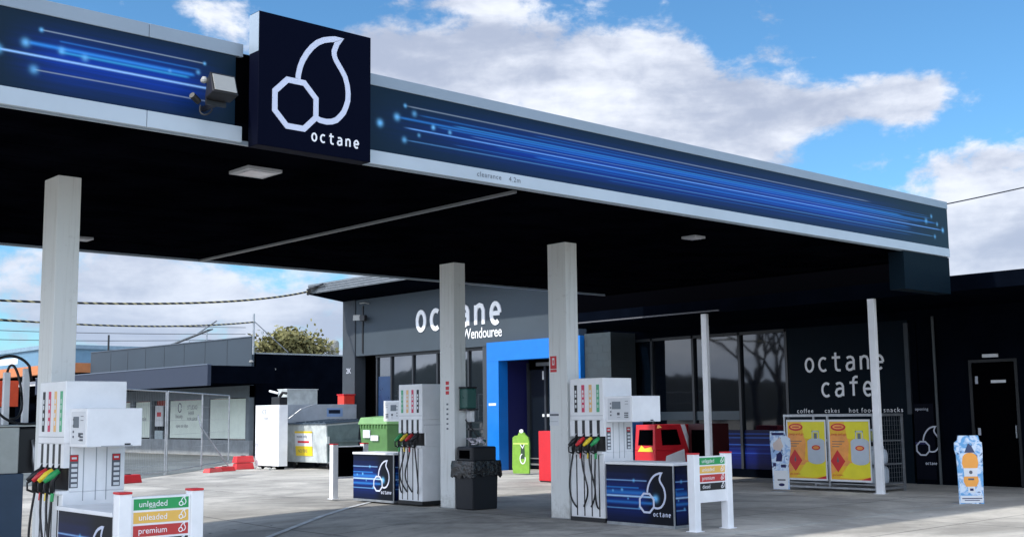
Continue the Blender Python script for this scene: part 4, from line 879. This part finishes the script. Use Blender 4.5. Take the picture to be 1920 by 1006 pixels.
# ---- temporary fence panels with red blocks
def fence(p0, p1, h, label, lean=0):
    a = Vector((*p0, .05)); b = Vector((*p1, .05)); d = b-a; t = thing('temporary_fence', label, 'fence', a, 'temporary fence panels'); up = Vector((0,0,h))
    M_ = mb(metal)
    for q in (a, b): M_.tube([q, q+up], .024, 8)
    M_.tube([a+up, b+up], .020, 8); M_.tube([a+Vector((0,0,.1)), b+Vector((0,0,.1))], .018, 8); M_.build('frame', t)
    wr = mb(metal); n = int(d.length/.12)
    for i in range(1, n): q = a + d*(i/n); wr.tube([q+Vector((0,0,.1)), q+up], .0028, 3, False)
    for z in (.3,.7,1.1,1.5,1.9): wr.tube([a+Vector((0,0,z)), b+Vector((0,0,z))], .0035, 3, False)
    wr.build('wire_mesh', t)
    return t
fence((12.4,28.4), (14.95,30.9), 2.3, 'wire mesh fence panel nearest the first pump')
fence((15.05,31.0), (17.5,33.7), 2.3, 'wire mesh fence panel in front of the neighbouring shop door')
fence((17.55,33.8), (19.9,36.4), 2.3, 'wire mesh fence panel ending behind the tall white cabinet')
tag(mb(metal).tube([(17.3,33.6,1.7),(17.35,33.5,1.35),(18.3,33.4,.06)], .022, 6).build('fence_brace', loc=(17.3,33.5,0)), 'bent steel brace leaning on the fence near the red blocks', 'brace')
tag(mb(metal).tube([(19.15,33.3,.75),(20.3,32.5,1.85),(20.7,32.4,1.98)], .016, 6).build('leaning_rod', loc=(19.15,33.3,.7)), 'thin metal rod leaning across the white cabinet and grey enclosure', 'rod')
for i, (x, y, a, hh, lb) in enumerate(((12.95,28.8,.2,.22,'red plastic fence block nearest the first pump'),(17.15,32.3,.5,.13,'flat red fence block lying left of the taller red block'),(17.7,32.6,.2,.15,'second flat red fence block touching the first one'),(18.75,33.35,.1,.42,'tall red plastic block stack at the foot of the fence by the white cabinet'))):
    t = thing('fence_block', lb, 'fence block', (x,y,0), 'red plastic fence blocks'); w_ = .34
    M_ = mb(red); ca, sa = math.cos(a), math.sin(a); rt = lambda u, v: (x+u*ca-v*sa, y+u*sa+v*ca)
    nl = 2 if hh > .3 else 1
    for k in range(nl):
        z0 = k*hh/nl; z1 = (k+1)*hh/nl-.01; M_.hexa([(*rt(-w_,-.13),z0),(*rt(w_,-.13),z0),(*rt(w_,.13),z0),(*rt(-w_,.13),z0)], [(*rt(-w_+.04,-.10),z1),(*rt(w_-.04,-.10),z1),(*rt(w_-.04,.10),z1),(*rt(-w_+.04,.10),z1)])
    M_.build('body', t, .015); mb(darkred).box(x-.06, x+.06, y-.05, y+.05, hh-.009, hh+.008).build('socket', t)
for lb, x, y in (('small pale rubble pile under the tall white cabinet', 19.1, 32.4),):
    M_ = mb(palecon); 
    for i in range(9): cx0 = x+rng.uniform(-.15,.15); cy0 = y+rng.uniform(-.5,.5); s0 = rng.uniform(.04,.09); M_.lathe((cx0,cy0,0), [(s0,0),(s0*1.1,s0*.5),(s0*.5,s0)], 6)
    tag(M_.build('rubble_pile', loc=(x,y,0)), lb, 'rubble')

# ---- trees
def tree(name, label, x, y, z0, h, cr_, leafcol, seed, leaves=2600, bare=False, barkc=(.05,.04,.035), squash=.6, grp=None, lsz=.16):
    rg = random.Random(seed); t = thing(name, label, 'tree', (x,y,z0), grp); bark = mat('bark_%d'%seed, barkc, .9)
    tk = mb(bark); tips = []
    def grow(p, d, L, r, dep):
        q = p + d*L*.5 + Vector((rg.uniform(-.1,.1), rg.uniform(-.1,.1), 0))*L; e = p + d*L; tk.tube([p, q, e], [r, r*.82, r*.66], 7 if dep < 2 else 4, False)
        tips.append((e, dep))
        if dep < (6 if bare else 3):
            for k in range(3 if dep < 2 else rg.choice((2,3))):
                a = rg.uniform(0, 2*math.pi); sp_ = rg.uniform(.35,.85); nd = (d + Vector((math.cos(a), math.sin(a), rg.uniform(-.1,.35)))*sp_).normalized()
                grow(e, nd, L*rg.uniform(.62,.82), r*.6, dep+1)
    grow(Vector((x,y,z0)), Vector((rg.uniform(-.06,.06), rg.uniform(-.06,.06), 1)).normalized(), h*(.26 if bare else .36), h*.022, 0); tk.build('trunk', t)
    if leaves:
        lf = MB(); ms_ = [mat('leaf_%d_%d'%(seed,k), tuple(c*f for c in leafcol), .7, var=.2) for k, f in enumerate((.6,1.0,1.45))]
        tt = [e for e, dp in tips if dp >= 2]
        cl = []
        for e in tt: cl.append(Vector((x+(e.x-x)*cr_, y+(e.y-y)*cr_, z0+h*.45+(e.z-z0-h*.45)*squash+h*.12)))
        for i in range(leaves):
            c0 = rg.choice(cl); rr = h*.09; o = Vector((rg.gauss(0,rr), rg.gauss(0,rr), rg.gauss(0,rr*.6))); p = c0+o; lf.m(ms_[min(2, max(0, int(1.5 + o.z/rr + rg.uniform(-.7,.7))))])
            a = Vector((rg.uniform(-1,1), rg.uniform(-1,1), rg.uniform(-.6,.6))).normalized()*lsz; b = a.cross(Vector((rg.uniform(-1,1), rg.uniform(-1,1), rg.uniform(-1,1)))).normalized()*lsz*.6
            lf.add([p-a, p+b, p+a, p-b], [(0,1,2,3)])
        lf.build('crown', t)
    return t
tree('gum_tree', 'olive green gum tree rising behind the dark side wall', 37.0, 60, 0, 6.8, .62, (.15,.14,.05), 11, 3400, squash=.68, lsz=.17)
t = thing('roof_tank', 'small grey tank on the roof beside the shop pillar', 'tank', (40, 60, 4.6)); mb(mat('tank_grey', (.30,.30,.27), .8)).lathe((39.7,60,4.4), [(.35,0),(.35,1.6),(.30,1.72),(.05,1.8)], 16).build('shell', t); mb(white).box(38.9,40.6,59.5,60.6,4.0,4.99).build('housing', t)

tree('leafy_tree', 'dark leafy tree across the road mirrored in the left cafe window', -9, 49.5, 0, 11, .9, (.05,.07,.03), 21, 2600, squash=.8, lsz=.3)
tree('bare_tree', 'bare winter tree across the road mirrored in the middle cafe window', -10, 42.5, 0, 12, 1, (0,0,0), 25, 0, True)
tree('bare_tree', 'bare winter tree across the road mirrored in the right cafe window', -6, 38.0, 0, 11, 1, (0,0,0), 26, 0, True)
hl = mb(mat('far_hill_green', (.018,.028,.030), .9)); hp_ = []
for i in range(41):
    a = R(88 + i*4.5); d_ = 190; hgt = 6 + 7*math.sin(i*.9)**2*math.sin(i*.23+.5)**2 + 5*math.exp(-((i-9)/3.0)**2)
    hp_.append((d_*math.cos(a), d_*math.sin(a)+30, hgt))
n_ = len(hp_)
hl.add([(x*.93,y*.93,-.5) for x,y,z in hp_]+[(x,y,z) for x,y,z in hp_]+[(x*1.3,y*1.3,-.5) for x,y,z in hp_], [(i,i+1,n_+i+1,n_+i) for i in range(n_-1)]+[(n_+i,n_+i+1,2*n_+i+1,2*n_+i) for i in range(n_-1)])
hl.build('hills', kind='structure', smooth=True)

tiger = mat('striped_cable_cover', (.01,.01,.01), .5, var=0); nt = tiger.node_tree; x_, y_, z_ = sep(nt, pos(nt))
sp2 = (x_*2.9 + z_*6.0 + noise(nt, pos(nt), .9, 2)*.6).fract().gt(.62)
nt.links.new(mixc(nt, sp2, (.008,.008,.010), (.42,.36,.18)).k, nt.nodes['Principled BSDF'].inputs['Base Color'])
# ---- overhead cables
def cable(name, label, p0, pm, p1, r, twist=0, loc=None):
    p0, pm, p1 = map(Vector, (p0, pm, p1)); c_ = pm*2 - (p0+p1)*.5; N = 90 if twist else 24; M_ = mb(rubber)
    cur = lambda t_: p0*(1-t_)**2 + c_*2*t_*(1-t_) + p1*t_**2
    if not twist: M_.tube([cur(i/N) for i in range(N+1)], r, 5)
    else:
        M_.m(tiger); M_.tube([cur(i/N) for i in range(N+1)], r, 8)
    return tag(M_.build(name, loc=tuple(p0)), label, 'cable')
cable('overhead_cable', 'upper thick black cable with pale yellow stripes running to the shop roof corner', (6.0,30,4.55), (15.2,32,4.90), (21.45,33.9,5.80), .030, 44)
cable('overhead_cable', 'lower striped black cable running to the mast on the neighbouring shop', (6.0,36,4.95), (16.2,40,4.85), (24.9,43.6,5.55), .030, 60)
for k, (z, zz) in enumerate(((5.6,5.2),(5.0,4.7),(4.4,4.3))): cable('thin_wire', ['highest','middle','lowest'][k]+' of the three thin wires below the striped cables at left', (8,70,z+3), (20,74,z+2.1), (45,80,zz+3.2), .02)
cable('power_line', 'thin power line leaving the right end of the canopy roof', (19.6,10.6,5.25), (21.6,9.6,5.68), (30,5.5,7.9), .012)
ab = MB().m(black); ab.tube([(21.4,33.9,5.70),(21.3,33.6,5.85),(21.5,33.3,5.9)], .05, 6); ab.tube([(21.4,33.95,5.85),(21.35,32.9,5.95)], .03, 6); tag(ab.build('cable_anchor', loc=(21.4,33.9,5.7)), 'dark cable anchor on the shop roof corner', 'cable anchor')
